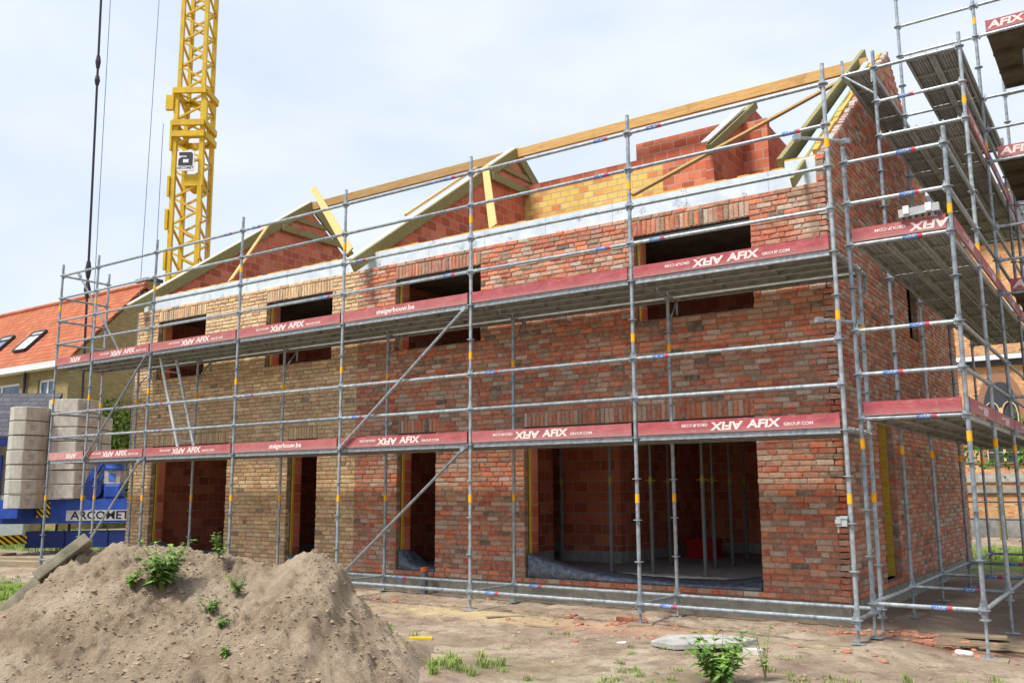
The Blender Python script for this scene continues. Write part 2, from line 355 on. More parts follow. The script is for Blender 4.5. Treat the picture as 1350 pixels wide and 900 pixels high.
ml = wn('ShaderNodeMath'); ml.operation = 'MULTIPLY'; nt.links.new(mr.outputs[0], ml.inputs[0]); nt.links.new(r1.outputs[0], ml.inputs[1])
mx = wn('ShaderNodeMix'); mx.data_type = 'RGBA'; nt.links.new(ml.outputs[0], mx.inputs[0]); nt.links.new(sky.outputs[0], mx.inputs[6]); nt.links.new(r2.outputs[0], mx.inputs[7])
bg = wn('ShaderNodeBackground'); bg.inputs[1].default_value = .1; nt.links.new(mx.outputs[2], bg.inputs[0])
wo = wn('ShaderNodeOutputWorld'); nt.links.new(bg.outputs[0], wo.inputs[0])
sl = bpy.data.lights.new('Sun', 'SUN'); sl.energy = 3.3; sl.angle = R(14); sl.color = (1, .96, .9)
so = bpy.data.objects.new('Sun', sl); C.objects.link(so)
sd = Vector((math.sin(R(SUN_AZ))*math.cos(R(SUN_EL)), math.cos(R(SUN_AZ))*math.cos(R(SUN_EL)), math.sin(R(SUN_EL))))
so.rotation_euler = sd.to_track_quat('Z', 'Y').to_euler()
sc.view_settings.view_transform = 'Standard'; sc.view_settings.look = 'None'; sc.view_settings.exposure = .60; sc.view_settings.gamma = 1

# ------------------------------------------------------------------ ground
def sm(a, b, x):
    t = min(1, max(0, (x-a)/(b-a))); return t*t*(3-2*t)
def gz(x, y):
    d = math.hypot(x+3, y+1)
    h = -.25 - .09*sm(.1, .9, x)*(1-sm(6, 12, y)) - .05*sm(-14, -18, x)
    k = 1-sm(25, 60, d)
    h += k*(.035*noise.noise((x*.7, y*.7, 0))+.026*noise.noise((x*2.3, y*2.3, 3))+.016*noise.noise((x*6, y*6, 5))+.009*noise.noise((x*15, y*15, 8)))
    return h
def axis(lo, hi, step, far):
    a = [lo+i*step for i in range(int((hi-lo)/step)+1)]; l, r, s = [], [], step
    x = lo
    while x > -far: s *= 1.28; x -= s; l.append(x)
    s, x = step, a[-1]
    while x < far: s *= 1.28; x += s; r.append(x)
    return l[::-1]+a+r
gx, gy = axis(-12, 4.5, .085, 900), axis(-7, 3.2, .085, 900)
mb = MB(); mb.v = [(x, y, gz(x, y)) for y in gy for x in gx]; nx = len(gx)
mb.f = [(j*nx+i, j*nx+i+1, (j+1)*nx+i+1, (j+1)*nx+i) for j in range(len(gy)-1) for i in range(nx-1)]
structure('ground', mb, 'soil', smooth=True)

# sand heap, in a frame whose b axis points from the camera position to the building
FH = Vector((-.5691, .8223, 0)); RH = Vector((.8223, .5691, 0)); C0 = Vector((CAM.x, CAM.y, 0))
def ab(a, b, z=0): p = C0+RH*a+FH*b; return Vector((p.x, p.y, z))
RID = [(-6.3, -.32), (-5.5, -.28), (-5.15, -.10), (-4.7, .20), (-4.4, .50), (-4.05, .80), (-3.7, .87), (-3.3, .84), (-2.8, .79), (-2.45, .70), (-2.2, .68), (-2.0, .78), (-1.80, .80), (-1.64, .70), (-1.50, .40), (-1.3, .20), (-1.05, -.02), (-.75, -.30), (.4, -.4)]
def ridge(a):
    for (a0, h0), (a1, h1) in zip(RID, RID[1:]):
        if a0 <= a <= a1: return h0+(h1-h0)*sm(a0, a1, a)*.5+(h1-h0)*.5*(a-a0)/(a1-a0)
    return -.4
def heap(a, b):
    n1 = noise.noise((a*1.3, b*1.3, 1))*.16
    bc = 8.75+.15*math.sin(a*1.7); d = (b-bc)
    spread = .30*sm(0, 2.2, -d)
    h = ridge(a*(1-spread*.22)-spread*.25) + .26
    if d < 0: k = 1-(abs(d)/(2.6+n1))**.93
    else: k = 1-(d/1.55)**1.5
    z = -.26+h*max(-.2, k)
    e = min(1, max(0, (z+.26)*4))
    z += e*(.05*noise.noise((a*2.2, b*1.4, 4))+.04*noise.noise((a*5, b*3.4, 9))+(.050*noise.noise((a*11, b*8, 2))+.040*noise.noise((a*22, b*18, 7))+.018*noise.noise((a*42, b*36, 17)))*(.45+1.5*max(0, noise.noise((a*1.7, b*1.7, 33))+.25)))
    z += e*.022*noise.noise((a*7.5+b*.8, b*1.6, 51))+e*.012*noise.noise((a*19+b*2, b*4, 57))
    q = noise.noise((a*6.5, b*5.5, 21)); z -= e*.03*max(0, q-.28)*3
    return z
mb = MB(); A0, A1, B0, B1, ST = -6.2, 0.2, 5.6, 10.5, .022
na, nb = int((A1-A0)/ST), int((B1-B0)/ST)
for j in range(nb+1):
    for i in range(na+1):
        a, b = A0+i*ST, B0+j*ST; mb.v.append(ab(a, b, heap(a, b)))
mb.f = [(j*(na+1)+i, j*(na+1)+i+1, (j+1)*(na+1)+i+1, (j+1)*(na+1)+i) for j in range(nb) for i in range(na)]
hp = mb.obj('sand_heap', 'sand', smooth=True); setp(hp, 'large heap of pale brown sand in front of the yellow brick house', 'sand heap')

# small clods and stones scattered over heap and ground
def rock(mb, p, r, flat=.6):
    n = len(mb.v)
    ph = (1+5**.5)/2
    vs = [(-1,ph,0),(1,ph,0),(-1,-ph,0),(1,-ph,0),(0,-1,ph),(0,1,ph),(0,-1,-ph),(0,1,-ph),(ph,0,-1),(ph,0,1),(-ph,0,-1),(-ph,0,1)]
    fs = [(0,11,5),(0,5,1),(0,1,7),(0,7,10),(0,10,11),(1,5,9),(5,11,4),(11,10,2),(10,7,6),(7,1,8),(3,9,4),(3,4,2),(3,2,6),(3,6,8),(3,8,9),(4,9,5),(2,4,11),(6,2,10),(8,6,7),(9,8,1)]
    sx, sy, sz = r*random.uniform(.6, 1.1)/1.9, r*random.uniform(.6, 1.1)/1.9, r*flat*random.uniform(.6, 1.1)/1.9
    an = random.random()*6.3; c, s_ = math.cos(an), math.sin(an)
    for v in vs:
        x, y, z = v[0]*sx*random.uniform(.8, 1.2), v[1]*sy*random.uniform(.8, 1.2), v[2]*sz*random.uniform(.8, 1.2)
        mb.v.append((p[0]+x*c-y*s_, p[1]+x*s_+y*c, p[2]+z))
    mb.f += [tuple(n+i for i in f) for f in fs]
mb = MB()
for i in range(9000):
    a = random.uniform(-5.2, -.6); b = random.uniform(6.2, 9.0)
    if noise.noise((a*1.6, b*1.6, 40)) < random.uniform(-.35, .25): continue
    z = heap(a, b)
    if z < -.2: continue
    rock(mb, ab(a, b, z), random.choice([.006, .008, .009, .011, .014, .017] if random.random() < .985 else [.026, .034]))
setp(mb.obj('sand_clods', 'clod'), 'crumbly clods and small stones lying on the sand heap', 'clods', kind='stuff')
mb = MB()
for i in range(1700):
    x, y = random.uniform(-8, 3), random.uniform(-5.5, 1.3)
    if noise.noise((x*1.1, y*1.1, 60)) < random.uniform(-.3, .35): continue
    rock(mb, (x, y, gz(x, y)), random.choice([.012, .016, .02, .028, .04]))
setp(mb.obj('loose_stones', 'stone'), 'small stones strewn over the bare soil in front of the scaffold', 'stones', kind='stuff')
mb = MB()
for cx, cy, rr, n in [(-2.9, .15, .5, 22), (.55, .95, .55, 46), (.1, .75, .5, 26), (-1.6, -.6, 1.2, 22), (1.3, .5, .5, 16), (-.2, 1.1, .9, 30), (-5, 0, 1.5, 14)]:
    for i in range(n):
        x, y = random.gauss(cx, rr), random.gauss(cy, rr*.3); rock(mb, (x, y, gz(x, y)+.005), random.choice([.025, .035, .05, .07]), .45)
setp(mb.obj('brick_rubble', 'brickred'), 'broken bits of red brick strewn along the scaffold foot', 'rubble', kind='stuff')

# ------------------------------------------------------------------ brick facing
REDP = [((200, 112, 78), 5), ((182, 94, 67), 4.5), ((210, 127, 86), 3), ((195, 151, 127), 3.6), ((188, 165, 146), 3), ((168, 112, 86), 3), ((114, 94, 80), .8), ((152, 121, 98), 2), ((186, 134, 107), 3.5)]
YELP = [((216, 182, 134), 5), ((204, 168, 120), 4), ((226, 196, 150), 4), ((192, 152, 112), 2.2), ((140, 122, 106), .25), ((212, 172, 130), 3), ((204, 178, 138), 2)]
def pick(P):
    t = random.uniform(0, sum(p[1] for p in P))
    for c, wgt in P:
        t -= wgt
        if t <= 0: break
    j = random.uniform(.86, 1.1); l = lin(c, 1.0*j); gm_ = .3*l[0]+.5*l[1]+.2*l[2]; l = tuple(v*1.03*.96+gm_*.04 for v in l[:3]); return (l[0]*random.uniform(.96, 1.04), l[1], l[2], 1)
class Bricks:
    def __init__(s): s.v = []; s.f = []; s.c = []
    def add(s, O, U, V, N, u0, u1, v0, v1, dep, pal):
        """one brick: front face at O plane pushed out along N; dep backwards"""
        ju = .0055; g = random.uniform(-.005, .006); e = .0115
        pts = []
        for (d, ins) in ((g, e), (g-.010, 0), (-dep, 0)):
            for (a, b) in ((u0+ins, v0+ins), (u1-ins, v0+ins), (u1-ins, v1-ins), (u0+ins, v1-ins)):
                aj, bj = (random.uniform(-ju, ju), random.uniform(-ju, ju)) if d > -dep+1e-6 else (0, 0)
                pts.append(O+U*(a+aj)+V*(b+bj)+N*(d+(random.uniform(-.002, .002) if d > -dep+1e-6 else 0)))
        n = len(s.v); s.v += [tuple(p) for p in pts]
        s.f += [(n, n+1, n+2, n+3)]
        for k in (0, 4):
            for i in range(4):
                j = (i+1) % 4; s.f.append((n+k+i, n+k+4+i, n+k+4+j, n+k+j))
        s.c.append(pick(pal))
    def obj(s, name, parent):
        me = bpy.data.meshes.new(name); me.from_pydata(s.v, [], s.f)
        ca = me.color_attributes.new('Col', 'FLOAT_COLOR', 'CORNER')
        data = []
        per = 36
        for c in s.c: data += list(c)*per
        ca.data.foreach_set('color', data); me.materials.append(M['brick']); me.update()
        import bmesh
        b = bmesh.new(); b.from_mesh(me); bmesh.ops.recalc_face_normals(b, faces=b.faces); b.to_mesh(me); b.free()
        return link(name, me, parent)
CH, BL = .075, .215
def courses(B, O, U, V, N, span, ops, i0, i1, pal, dep=.1, tooth=None):
    """span(i) -> (u0,u1) of course i; ops: (u0,u1,z0,z1) openings"""
    for i in range(i0, i1):
        z0, z1 = i*CH, i*CH+CH; u0, u1 = span(i)
        if u1-u0 < .05: continue
        segs = [(u0, u1)]
        for (a, b, c, d) in ops:
            if z0+.01 < d and z1-.01 > c:
                ns = []
                for (p, q) in segs:
                    if b <= p or a >= q: ns.append((p, q)); continue
                    if a > p: ns.append((p, a))
                    if b < q: ns.append((b, q))
                segs = ns
        for (p, q) in segs:
            ph = (0, .5, .25, .75)[(i*7+3) % 4]*BL + random.uniform(-.01, .01)
            cuts = [p]; x = math.floor((p-ph)/BL)*BL+ph
            while x < q-.055:
                if x > p+.055: cuts.append(x)
                x += BL*random.uniform(.985, 1.015)
                if random.random() < .05: x -= BL*.5
            cuts.append(q)
            for a, b in zip(cuts, cuts[1:]):
                j = .0045
                ea = a+(j if a != p else random.uniform(-.006, .004)); eb = b-(j if b != q else random.uniform(-.004, .006))
                B.add(O, U, V, N, ea, eb, z0+.0055, z1-.005+random.uniform(-.002, .001), dep, pal)
def soldiers(B, O, U, V, N, u0, u1, z0, z1, pal, dep=.1):
    n = round((u1-u0)/.075); w_ = (u1-u0)/n
    for k in range(n):
        B.add(O, U, V, N, u0+k*w_+.005, u0+(k+1)*w_-.005, z0+random.uniform(0, .006), z1-.006-random.uniform(0, .008), dep, pal)
def cells(us, zs, ops):
    us = sorted(set(us+[o[0] for o in ops]+[o[1] for o in ops])); zs = sorted(set(zs+[o[2] for o in ops]+[o[3] for o in ops]))
    out = []
    for a, b in zip(us, us[1:]):
        run = None
        for c, d in zip(zs, zs[1:]):
            m = ((a+b)/2, (c+d)/2); hole = any(o[0] < m[0] < o[1] and o[2] < m[1] < o[3] for o in ops)
            if hole:
                if run: out.append((a, b, run[0], run[1])); run = None
            else: run = (run[0], d) if run else (c, d)
        if run: out.append((a, b, run[0], run[1]))
    return out
def wall_y(ops, x0, x1, z0, z1, y0, y1):     # wall in a y=const plane
    m = MB(); g = .0015
    for (a, b, c, d) in cells([x0, x1], [z0, z1], [o for o in ops if o[1] > x0 and o[0] < x1]): m.box(max(a, x0), min(b, x1), y0, y1, c, d)
    return m
def wall_x(ops, y0, y1, z0, z1, x0, x1):
    m = MB()
    for (a, b, c, d) in cells([y0, y1], [z0, z1], ops): m.box(x0, x1, a, b, c, d)
    return m

YF = 1.40; XC = -.42; XB = -8.75; XL = -15.55; YB = 10.84; RY = 6.15; RZ = 9.12; EZ = 5.7
SL = (RZ-EZ)/(RY-YF)
Z0, Z1, S1 = .075, 2.325, 2.55; Z2, Z3, S3 = 3.75, 5.025, 5.25
GF_Y = [(-14.75, -12.25, Z0, Z1), (-10.50, -9.71, Z0, Z1)]; UP_Y = [(-14.78, -13.14, Z2, Z3), (-11.25, -9.42, Z2, Z3)]
GF_R = [(-7.77, -6.92, Z0, Z1), (-5.17, -1.50, Z0, Z1)]; UP_R = [(-7.86, -6.00, Z2, Z3), (-3.21, -1.44, Z2, Z3)]
ux, uz, ny = Vector((1, 0, 0)), Vector((0, 0, 1)), Vector((0, -1, 0)); uy, nx_ = Vector((0, 1, 0)), Vector((1, 0, 0))
OF = Vector((0, YF, 0)); OG = Vector((XC, 0, 0))

def timber_jamb(par, x, z0, z1, y0=1.52, y1=1.63, wdt=.035):
    bevel(MB().box(x, x+wdt, y0, y1, z0, z1).obj('jamb_board', 'wood_yellow', par), .004)
def openings(par, gf, upw, pal, x0, x1):
    for (a, b, c, d) in gf:
        B = Bricks(); soldiers(B, OF, ux, uz, ny, a, b, d, S1, pal); o = B.obj('door_lintel', par)
        timber_jamb(par, a+.002, c+.02, d-.01)
        MB().box(a-.06, b+.06, YF+.03, YF+.10, d-.012, d-.002).obj('steel_angle', 'dkgrey', par)
    for (a, b, c, d) in upw:
        B = Bricks(); soldiers(B, OF, ux, uz, ny, a, b, d, S3, pal); B.obj('window_lintel', par)
        timber_jamb(par, a+.002, c+.02, d-.01)
        MB().box(a-.06, b+.06, YF+.03, YF+.10, d-.012, d-.002).obj('steel_angle', 'dkgrey', par)
        m = MB(); n_ = int((b-a-.04)/.03); rows = []
        for i in range(n_+1):
            xx = a+.02+(b-a-.04)*i/n_; hh = .008+.014*abs(noise.noise((xx*9, 3, 0)))+random.uniform(0, .004)
            m.v += [(xx, YF+.006, c-.002), (xx, YF+.015, c+hh), (xx, YF+.10, c+hh), (xx, YF+.108, c-.002)]
        m.f = [(4*i+j, 4*i+j+4, 4*i+j+5, 4*i+j+1) for i in range(n_) for j in range(3)]+[(0, 1, 2, 3), (4*n_+3, 4*n_+2, 4*n_+1, 4*n_)]
        m.obj('sill_mortar', 'mortar', par)

def foil(par, x0, x1, left=.35, base=.085):
    m = MB(); n, k = 44, 10
    for j in range(k+1):
        for i in range(n+1):
            u, v = i/n, j/k; x = x0+(x1-x0)*u; y = 1.425+.55*v
            h = base+left*math.exp(-u*4.6)*(1-.35*v)+.16*math.exp(-(1-u)*9)*(v)+.05*math.sin(v*math.pi)*(1-u*.5)
            h += .018*noise.noise((x*5, y*9, 2)) + (.03 if v > .9 else 0)
            if j == 0: h = base-.004
            if j == 1: y = 1.432
            m.v.append((x, y+.04*noise.noise((x*1.4, 3, 0))*v, max(base-.004, h)))
    m.f = [(j*(n+1)+i, j*(n+1)+i+1, (j+1)*(n+1)+i+1, (j+1)*(n+1)+i) for j in range(k) for i in range(n)]
    o = m.obj('damp_proof_foil', 'foil', par, smooth=True); s = o.modifiers.new('Solidify', 'SOLIDIFY'); s.thickness = .004
    return o

# ---- yellow house
yh = thing('unfinished_house', 'yellow brick left half of the unfinished terrace under the triangular red block gable', 'house', (XL, YF, 0))
yh_inv = Matrix.Translation((-XL, -YF, 0))
rh = thing('unfinished_house', 'red brick right half of the unfinished terrace, with the widest doorway', 'house', (XC, YF, 0))
allyr = {yh: Vector((XL, YF, 0)), rh: Vector((XC, YF, 0))}
NEW = []
_real_link = link
def link(name, me, parent=None, mw=None):     # children of the two houses are modelled in world coordinates
    o = _real_link(name, me, parent, mw)
    if parent in allyr and mw is None: o.location = -allyr[parent]
    return o
B = Bricks(); courses(B, OF, ux, uz, ny, lambda i: (XL, XB), [(a, b, c, S1) for a, b, c, d in GF_Y]+[(a, b, c, S3) for a, b, c, d in UP_Y], 0, 71, YELP)
B.obj('facing_brickwork', yh)
openings(yh, GF_Y, UP_Y, YELP, XL, XB)
wall_y(GF_Y+UP_Y, XL+.01, XB, 0, 5.32, YF+.013, YF+.11).obj('mortar_bed', 'mortar', yh)
B = Bricks(); courses(B, OF, ux, uz, ny, lambda i: (XB, XC-(.099 if i % 2 else 0)), [(a, b, c, S1) for a, b, c, d in GF_R]+[(a, b, c, S3) for a, b, c, d in UP_R], 0, 71, REDP)
B.obj('facing_brickwork', rh)
openings(rh, GF_R, UP_R, REDP, XB, XC)
wall_y(GF_R+UP_R, XB, XC-.013, 0, 5.32, YF+.013, YF+.11).obj('mortar_bed', 'mortar', rh)
# end gable
GOP = [(3.35, 4.30, Z0, 2.40), (6.15, 6.95, 3.9, 4.95)]
def gsp(i):
    z = i*CH+CH
    lo = (YF if i % 2 else YF+.103); hi = YB
    if z > EZ: lo = YF+(z-EZ)/SL; hi = YB-(z-EZ)/SL
    return lo, hi
B = Bricks(); courses(B, OG, uy, uz, nx_, gsp, GOP, 0, 121, REDP); B.obj('gable_brickwork', rh)
m = wall_x(GOP, YF+.013, YB, 0, EZ-.03, XC-.11, XC-.013)
m.prism([(YF+.05, EZ-.03), (YB-.05, EZ-.03), (RY, RZ-.1)], 'x', XC-.11, XC-.013); m.obj('gable_mortar_bed', 'mortar', rh)
MB().box(XC-.215, XC-.105, 4.262, 4.298, Z0+.02, 2.39).obj('jamb_board', 'wood_yellow', rh)
# inner block leaves
def inset(ops): return [(a+.045, b-.03, c, d+.0) for a, b, c, d in ops]
wall_y(inset(GF_Y+UP_Y), XL+.02, XB, 0, 5.3, 1.56, 1.72).obj('inner_block_wall', 'block_x', yh)
wall_y(inset(GF_R+UP_R), XB, XC-.16, 0, 5.3, 1.56, 1.72).obj('inner_block_wall', 'block_x', rh)
m = wall_x([(3.4, 4.26, Z0, 2.4), (6.2, 6.9, 3.9, 4.95)], 1.72, YB-.05, 0, 5.3, XC-.36, XC-.2)
m.prism([(2.3, 5.9), (YB-.9, 5.9), (RY, RZ-.55)], 'x', XC-.36, XC-.2); m.obj('inner_gable_leaf', 'block_y', rh)
MB().box(XL+.02, XB, YB-.2, YB-.02, 0, 5.3).obj('rear_wall', 'block_x', yh); MB().box(XB, XC-.16, YB-.2, YB-.02, 0, 5.3).obj('rear_wall', 'block_x', rh)
MB().box(XL+.01, XL+.2, 1.72, YB-.2, 0, 5.3).obj('end_wall', 'block_y', yh)
MB().box(XB-.1, XB+.1, 1.72, YB-.2, 0, 5.3).obj('party_wall', 'block_y', rh)
# footing, floors
for h, x0, x1 in ((yh, XL, XB), (rh, XB, XC)):
    MB().box(x0, x1-(0 if h is yh else .012), YF+.03, YF+.3, -.5, -.003).obj('footing', 'footing', h)
    MB().box(x0+.2, x1-.2, 1.5, YB-.2, -.2, .072).obj('ground_floor_slab', 'slab', h)
    MB().box(x0+.2, x1-.21, 1.725, YB-.2, 2.66, 2.9).obj('upper_floor_slab', 'slab_darkened', h)
    MB().box(x0+.2, x1-.21, 1.725, YB-.2, 5.19, 5.42).obj('attic_floor_slab', 'slab_darkened', h)
MB().box(XC-.27, XC-.012, YF+.3, YB, -.5, -.003).obj('gable_footing', 'footing', rh)
# partition walls inside
def part_y(par, x0, x1, y, z0=.08, z1=2.65): 
    MB().box(x0, x1, y, y+.14, z0+.2, z1).obj('partition_wall', 'block_x', par); MB().box(x0, x1, y-.01, y+.15, z0, z0+.2).obj('partition_plinth', 'slab', par)
def part_x(par, y0, y1, x, z0=.08, z1=2.65): 
    MB().box(x, x+.14, y0, y1, z0+.2, z1).obj('partition_wall', 'block_y', par); MB().box(x-.01, x+.15, y0, y1, z0, z0+.2).obj('partition_plinth', 'slab', par)
part_y(rh, -6.4, -5.12, 4.42); part_x(rh, 4.6, 7.9, -5.26); part_y(rh, -5.2, -.9, 8.0); part_y(rh, -8.6, -6.4, 6.6); part_x(rh, 1.8, 4.2, -6.55)
part_y(yh, -12.1, -9.0, 5.0); part_x(yh, 1.8, 5, -12.15); part_x(yh, 1.8, 4.5, -9.4)
MB().box(-7.9, -1, 5.0, 5.14, 2.9, 5.19).obj('partition_wall', 'block_x', rh); MB().box(-15.2, -9, 5.0, 5.14, 2.9, 5.19).obj('partition_wall', 'block_x', yh)
foil(rh, -5.13, -1.53, .34); foil(rh, -7.72, -6.96, .30); foil(yh, -14.7, -12.3, .25, .08); foil(yh, -10.45, -9.75, .12)
# insulation strip along the eaves with orange foam bead
MB().box(XL+.05, XB, YF+.10, YF+.155, 5.0, 5.63).obj('insulation_board', 'insul', yh)
m = MB().box(XB, -.96, YF+.10, YF+.155, 5.0, 5.63); m.box(-.96, XC-.11, YF+.10, YF+.155, 5.0, 5.72); m.obj('insulation_board', 'insul', rh)
def bead(par, x0, x1, z):
    m = MB(); n = int((x1-x0)/.16)
    for i in range(n):
        a = x0+(x1-x0)*i/n; b = x0+(x1-x0)*(i+1)/n; h = z+random.uniform(.006, .03)
        m.box(a, b, YF+.105, YF+.17, z, h)
    m.obj('foam_bead', 'foam', par)
bead(yh, XL+.1, XB-.02, 5.632); bead(rh, XB+.02, -.98, 5.632); bead(rh, -.96, XC-.12, 5.722)
# roof gables of red block
def gable(par, x, t=.15, y0=1.62, ez=5.42):
    prof = [(y0, ez), (YB-.6, ez), (YB-.6, 5.7), (RY, RZ-.27), (y0, EZ-.02)]
    return MB().prism(prof, 'x', x-t/2, x+t/2).obj('roof_gable_wall', 'block_y', par)
def slope_pt(x, y, off=0): return (x, y, EZ+(y-YF)*SL+off if y < RY else RZ-(y-RY)*SL+off)
def rafter(par, x, ya, yb, w_=.07, h_=.22, off=-.12, mat='wood_green', name='rafter'):
    m = MB(); m.beam(slope_pt(x, ya, off), slope_pt(x, yb, off), w_, h_); return bevel(m.obj(name, mat, par), .004)
GX1, GX2 = -15.35, -8.62
for par, gx_ in ((yh, GX1), (rh, GX2)):
    gable(par, gx_)
    rafter(par, gx_+.115, .98, RY); rafter(par, gx_+.115, RY, 9.6)
    rafter(par, gx_+.02, 1.0, RY-.02, .17, .03, .012, 'board_white', 'verge_board'); rafter(par, gx_+.02, RY+.02, 9.8, .26, .03, .012, 'wood_green', 'verge_board')
    bevel(MB().beam((gx_+.18, 5.1, 8.13), (gx_+.18, 7.2, 8.13), .06, .17).obj('collar_beam', 'wood_green', par), .004)
    m = MB(); m.beam((gx_+.10, RY-.75, RZ-.62), (gx_+.10, RY+.75, RZ-.62), .05, .12); m.obj('gable_tie', 'wood_green', par)
rafter(rh, GX2-.10, 2.6, 4.9, .06, .05, .10, 'wood_pale', 'roof_batten')
# ridge beams
bevel(MB().box(GX1-.1, GX2-.25, RY-.04, RY+.04, RZ-.25, RZ-.04).obj('ridge_beam', 'wood_brown', yh), .005)
bevel(MB().box(GX2-.12, -.78, RY-.04, RY+.04, RZ-.25, RZ-.04).obj('ridge_beam', 'wood', rh), .005)
# spine wall in the attic: yellow blocks below, red on top, higher part to the right
YS = 6.5
MB().box(GX2+.08, -3.0, YS, YS+.14, 5.42, 8.08).obj('attic_spine_wall_yellow', 'yblock_x', rh)
m = MB().box(GX2+.08, -5.65, YS, YS+.14, 8.081, 8.30); m.box(-5.65, -3.0, YS, YS+.14, 8.081, 8.66); m.box(-4.75, -3.0, YS-.004, YS, 5.42, 8.08); m.box(-5.05, -4.75, YS-.004, YS, 7.5, 8.08); m.box(-4.95, -4.75, YS-.004, YS, 6.2, 6.95)
m.obj('attic_spine_wall_red', 'block_x', rh)
# third gable wall and stub walls
MB().prism([(4.12, 5.42), (9.2, 5.42), (9.2, 8.55), (6.4, 8.74), (6.0, 8.50), (4.12, 7.22)], 'x', -3.14, -2.99).obj('roof_gable_wall', 'block_y', rh)
m = MB(); m.box(-2.99, -2.51, 5.62, 5.76, 5.42, 8.18); m.obj('attic_stub_wall', 'block_x', rh)
MB().prism([(5.76, 5.42), (8.8, 5.42), (8.8, 7.75), (5.76, 8.05)], 'x', -2.65, -2.51).obj('attic_stub_wall', 'block_y', rh)
m = MB(); m.beam((-2.97, 3.9, 7.13), (-2.97, 6.35, 8.80), .10, .14); m.obj('rafter', 'wood_green', rh)
m = MB(); m.beam((-3.03, 3.85, 7.24), (-3.03, 5.75, 8.54), .14, .03); m.obj('verge_board', 'board_white', rh)
m = MB().box(-1.72, -1.36, 6.2, 6.5, 5.42, 8.42); m.box(-1.36, -1.22, 6.2, 6.9, 5.42, 8.42); m.obj('attic_pier', 'block_x', rh)
# end-gable timbers
bevel(MB().beam((-1.02, 1.55, 5.68), (-.96, 6.75, 9.42), .08, .24).obj('rafter', 'wood_green', rh), .004)
bevel(MB().beam((-.70, .95, 5.22), (-.70, 5.9, 8.80), .045, .13).obj('rafter', 'wood_green', rh), .004)
m = MB(); m.beam((XC-.29, YF+.15, EZ+.0), (XC-.29, RY, RZ-.12), .26, .03); m.obj('sloping_sheet', 'sheet', rh)
for xo in (XC-.13,):
    m = MB(); n = 22
    for i in range(n):
        a, b = i/n, (i+1)/n; y0_, y1_ = YF+.12+(RY-YF-.2)*a, YF+.12+(RY-YF-.2)*b; k = random.uniform(-.01, .03)
        m.beam((xo, y0_, EZ+(y0_-YF)*SL-.02+k), (xo, y1_, EZ+(y1_-YF)*SL-.02+k), .05+random.uniform(0, .03), .07)
    m.obj('foam_bead', 'foam', rh)
m = MB(); n_ = 170
for i in range(n_+1):
    y = YF+.08+(RY-YF-.1)*i/n_; zz = EZ+(y-YF)*SL-.07; hh = .05+.05*noise.noise((y*6, 1, 0))+random.uniform(0, .015); wv_ = .01*noise.noise((y*11, 5, 0))
    m.v += [(XC-.105, y, zz-.06), (XC-.10, y, zz+hh), (XC-.012+wv_, y, zz+hh*.8), (XC-.006+wv_, y, zz-.06)]
m.f = [(4*i+j, 4*i+j+4, 4*i+j+5, 4*i+j+1) for i in range(n_) for j in range(3)]+[(0, 1, 2, 3), (4*n_+3, 4*n_+2, 4*n_+1, 4*n_)]
m.obj('raking_mortar', 'slab', rh)
# wind braces
def brace(par, p, q, w_=.15, t_=.03, mat='wood_pale', up=(0, -1, .4)): return bevel(MB().beam(p, q, w_, t_, up).obj('wind_brace', mat, par), .003)
brace(yh, (-12.75, 1.66, 5.72), (-15.05, 4.55, 8.08)); brace(yh, (-9.22, 1.62, 5.80), (-15.05, 5.98, 9.42), .17)
brace(rh, (-5.9, 1.62, 5.70), (-8.35, 4.72, 8.22), .16); brace(rh, (-3.30, 1.6, 5.74), (-.95, 5.45, 8.5), .06, .05, 'wood_brown')
# pipe at the doorway
m = MB().tube((-6.98, 1.22, -.4), (-6.98, 1.22, .1), .055, 14); pv = m.obj('drain_pipe', 'pvc'); setp(pv, 'grey drain pipe with orange socket standing beside the narrow red house doorway', 'pipe')
_real_link('pipe_socket', MB().tube((-6.98, 1.22, .1), (-6.98, 1.22, .16), .064, 14).mesh('pipe_socket', 'pvc_orange'), pv)

# ------------------------------------------------------------------ steel props inside
def prop_mesh():
    a = MB().tube((0, 0, .01), (0, 0, 1.45), .030, 10).box(-.06, .06, -.06, .06, 0, .008)
    b = MB().tube((0, 0, 1.45), (0, 0, 2.57), .022, 10).box(-.06, .06, -.06, .06, 2.57, 2.578)
    c = MB().tube((0, 0, 1.38), (0, 0, 1.50), .034, 10); c.tube((-.09, 0, 1.44), (.09, 0, 1.44), .008, 6)
    return a.mesh('outer_tube', 'proptube'), b.mesh('inner_tube', 'proptube'), c.mesh('collar', 'propyellow')
PM = prop_mesh()
for i, (x, y, lab) in enumerate([(-5.95, 3.75, 'leftmost in the wide doorway'), (-4.5, 2.9, 'second from left in the wide doorway'), (-3.85, 3.05, 'third from left in the wide doorway'), (-4.3, 4.66, 'fourth from left, in deeper shade'),
        (-2.95, 3.0, 'nearest one in the doorway right part'), (-3.4, 4.47, 'next right of the nearest one'), (-3.3, 5.0, 'second right of the nearest one'), (-3.6, 6.5, 'farthest back beyond the red crate')]):
    p = thing('steel_prop', 'grey steel prop under the ceiling, '+lab, 'steel prop', (x, y, .074), 'steel props holding the ceiling of the red house')
    for nm, me in zip(('outer_tube', 'inner_tube', 'collar'), PM): _real_link(nm, me, p)
ct = thing('plastic_crate', 'red plastic crate on the floor behind the wide doorway', 'crate', (-4.45, 6.5, .074))
m = MB()
for (a, b, c, d) in ((-.28, .28, -.2, -.17), (-.28, .28, .17, .2), (-.28, -.25, -.17, .17), (.25, .28, -.17, .17)): m.box(a, b, c, d, .0, .34)
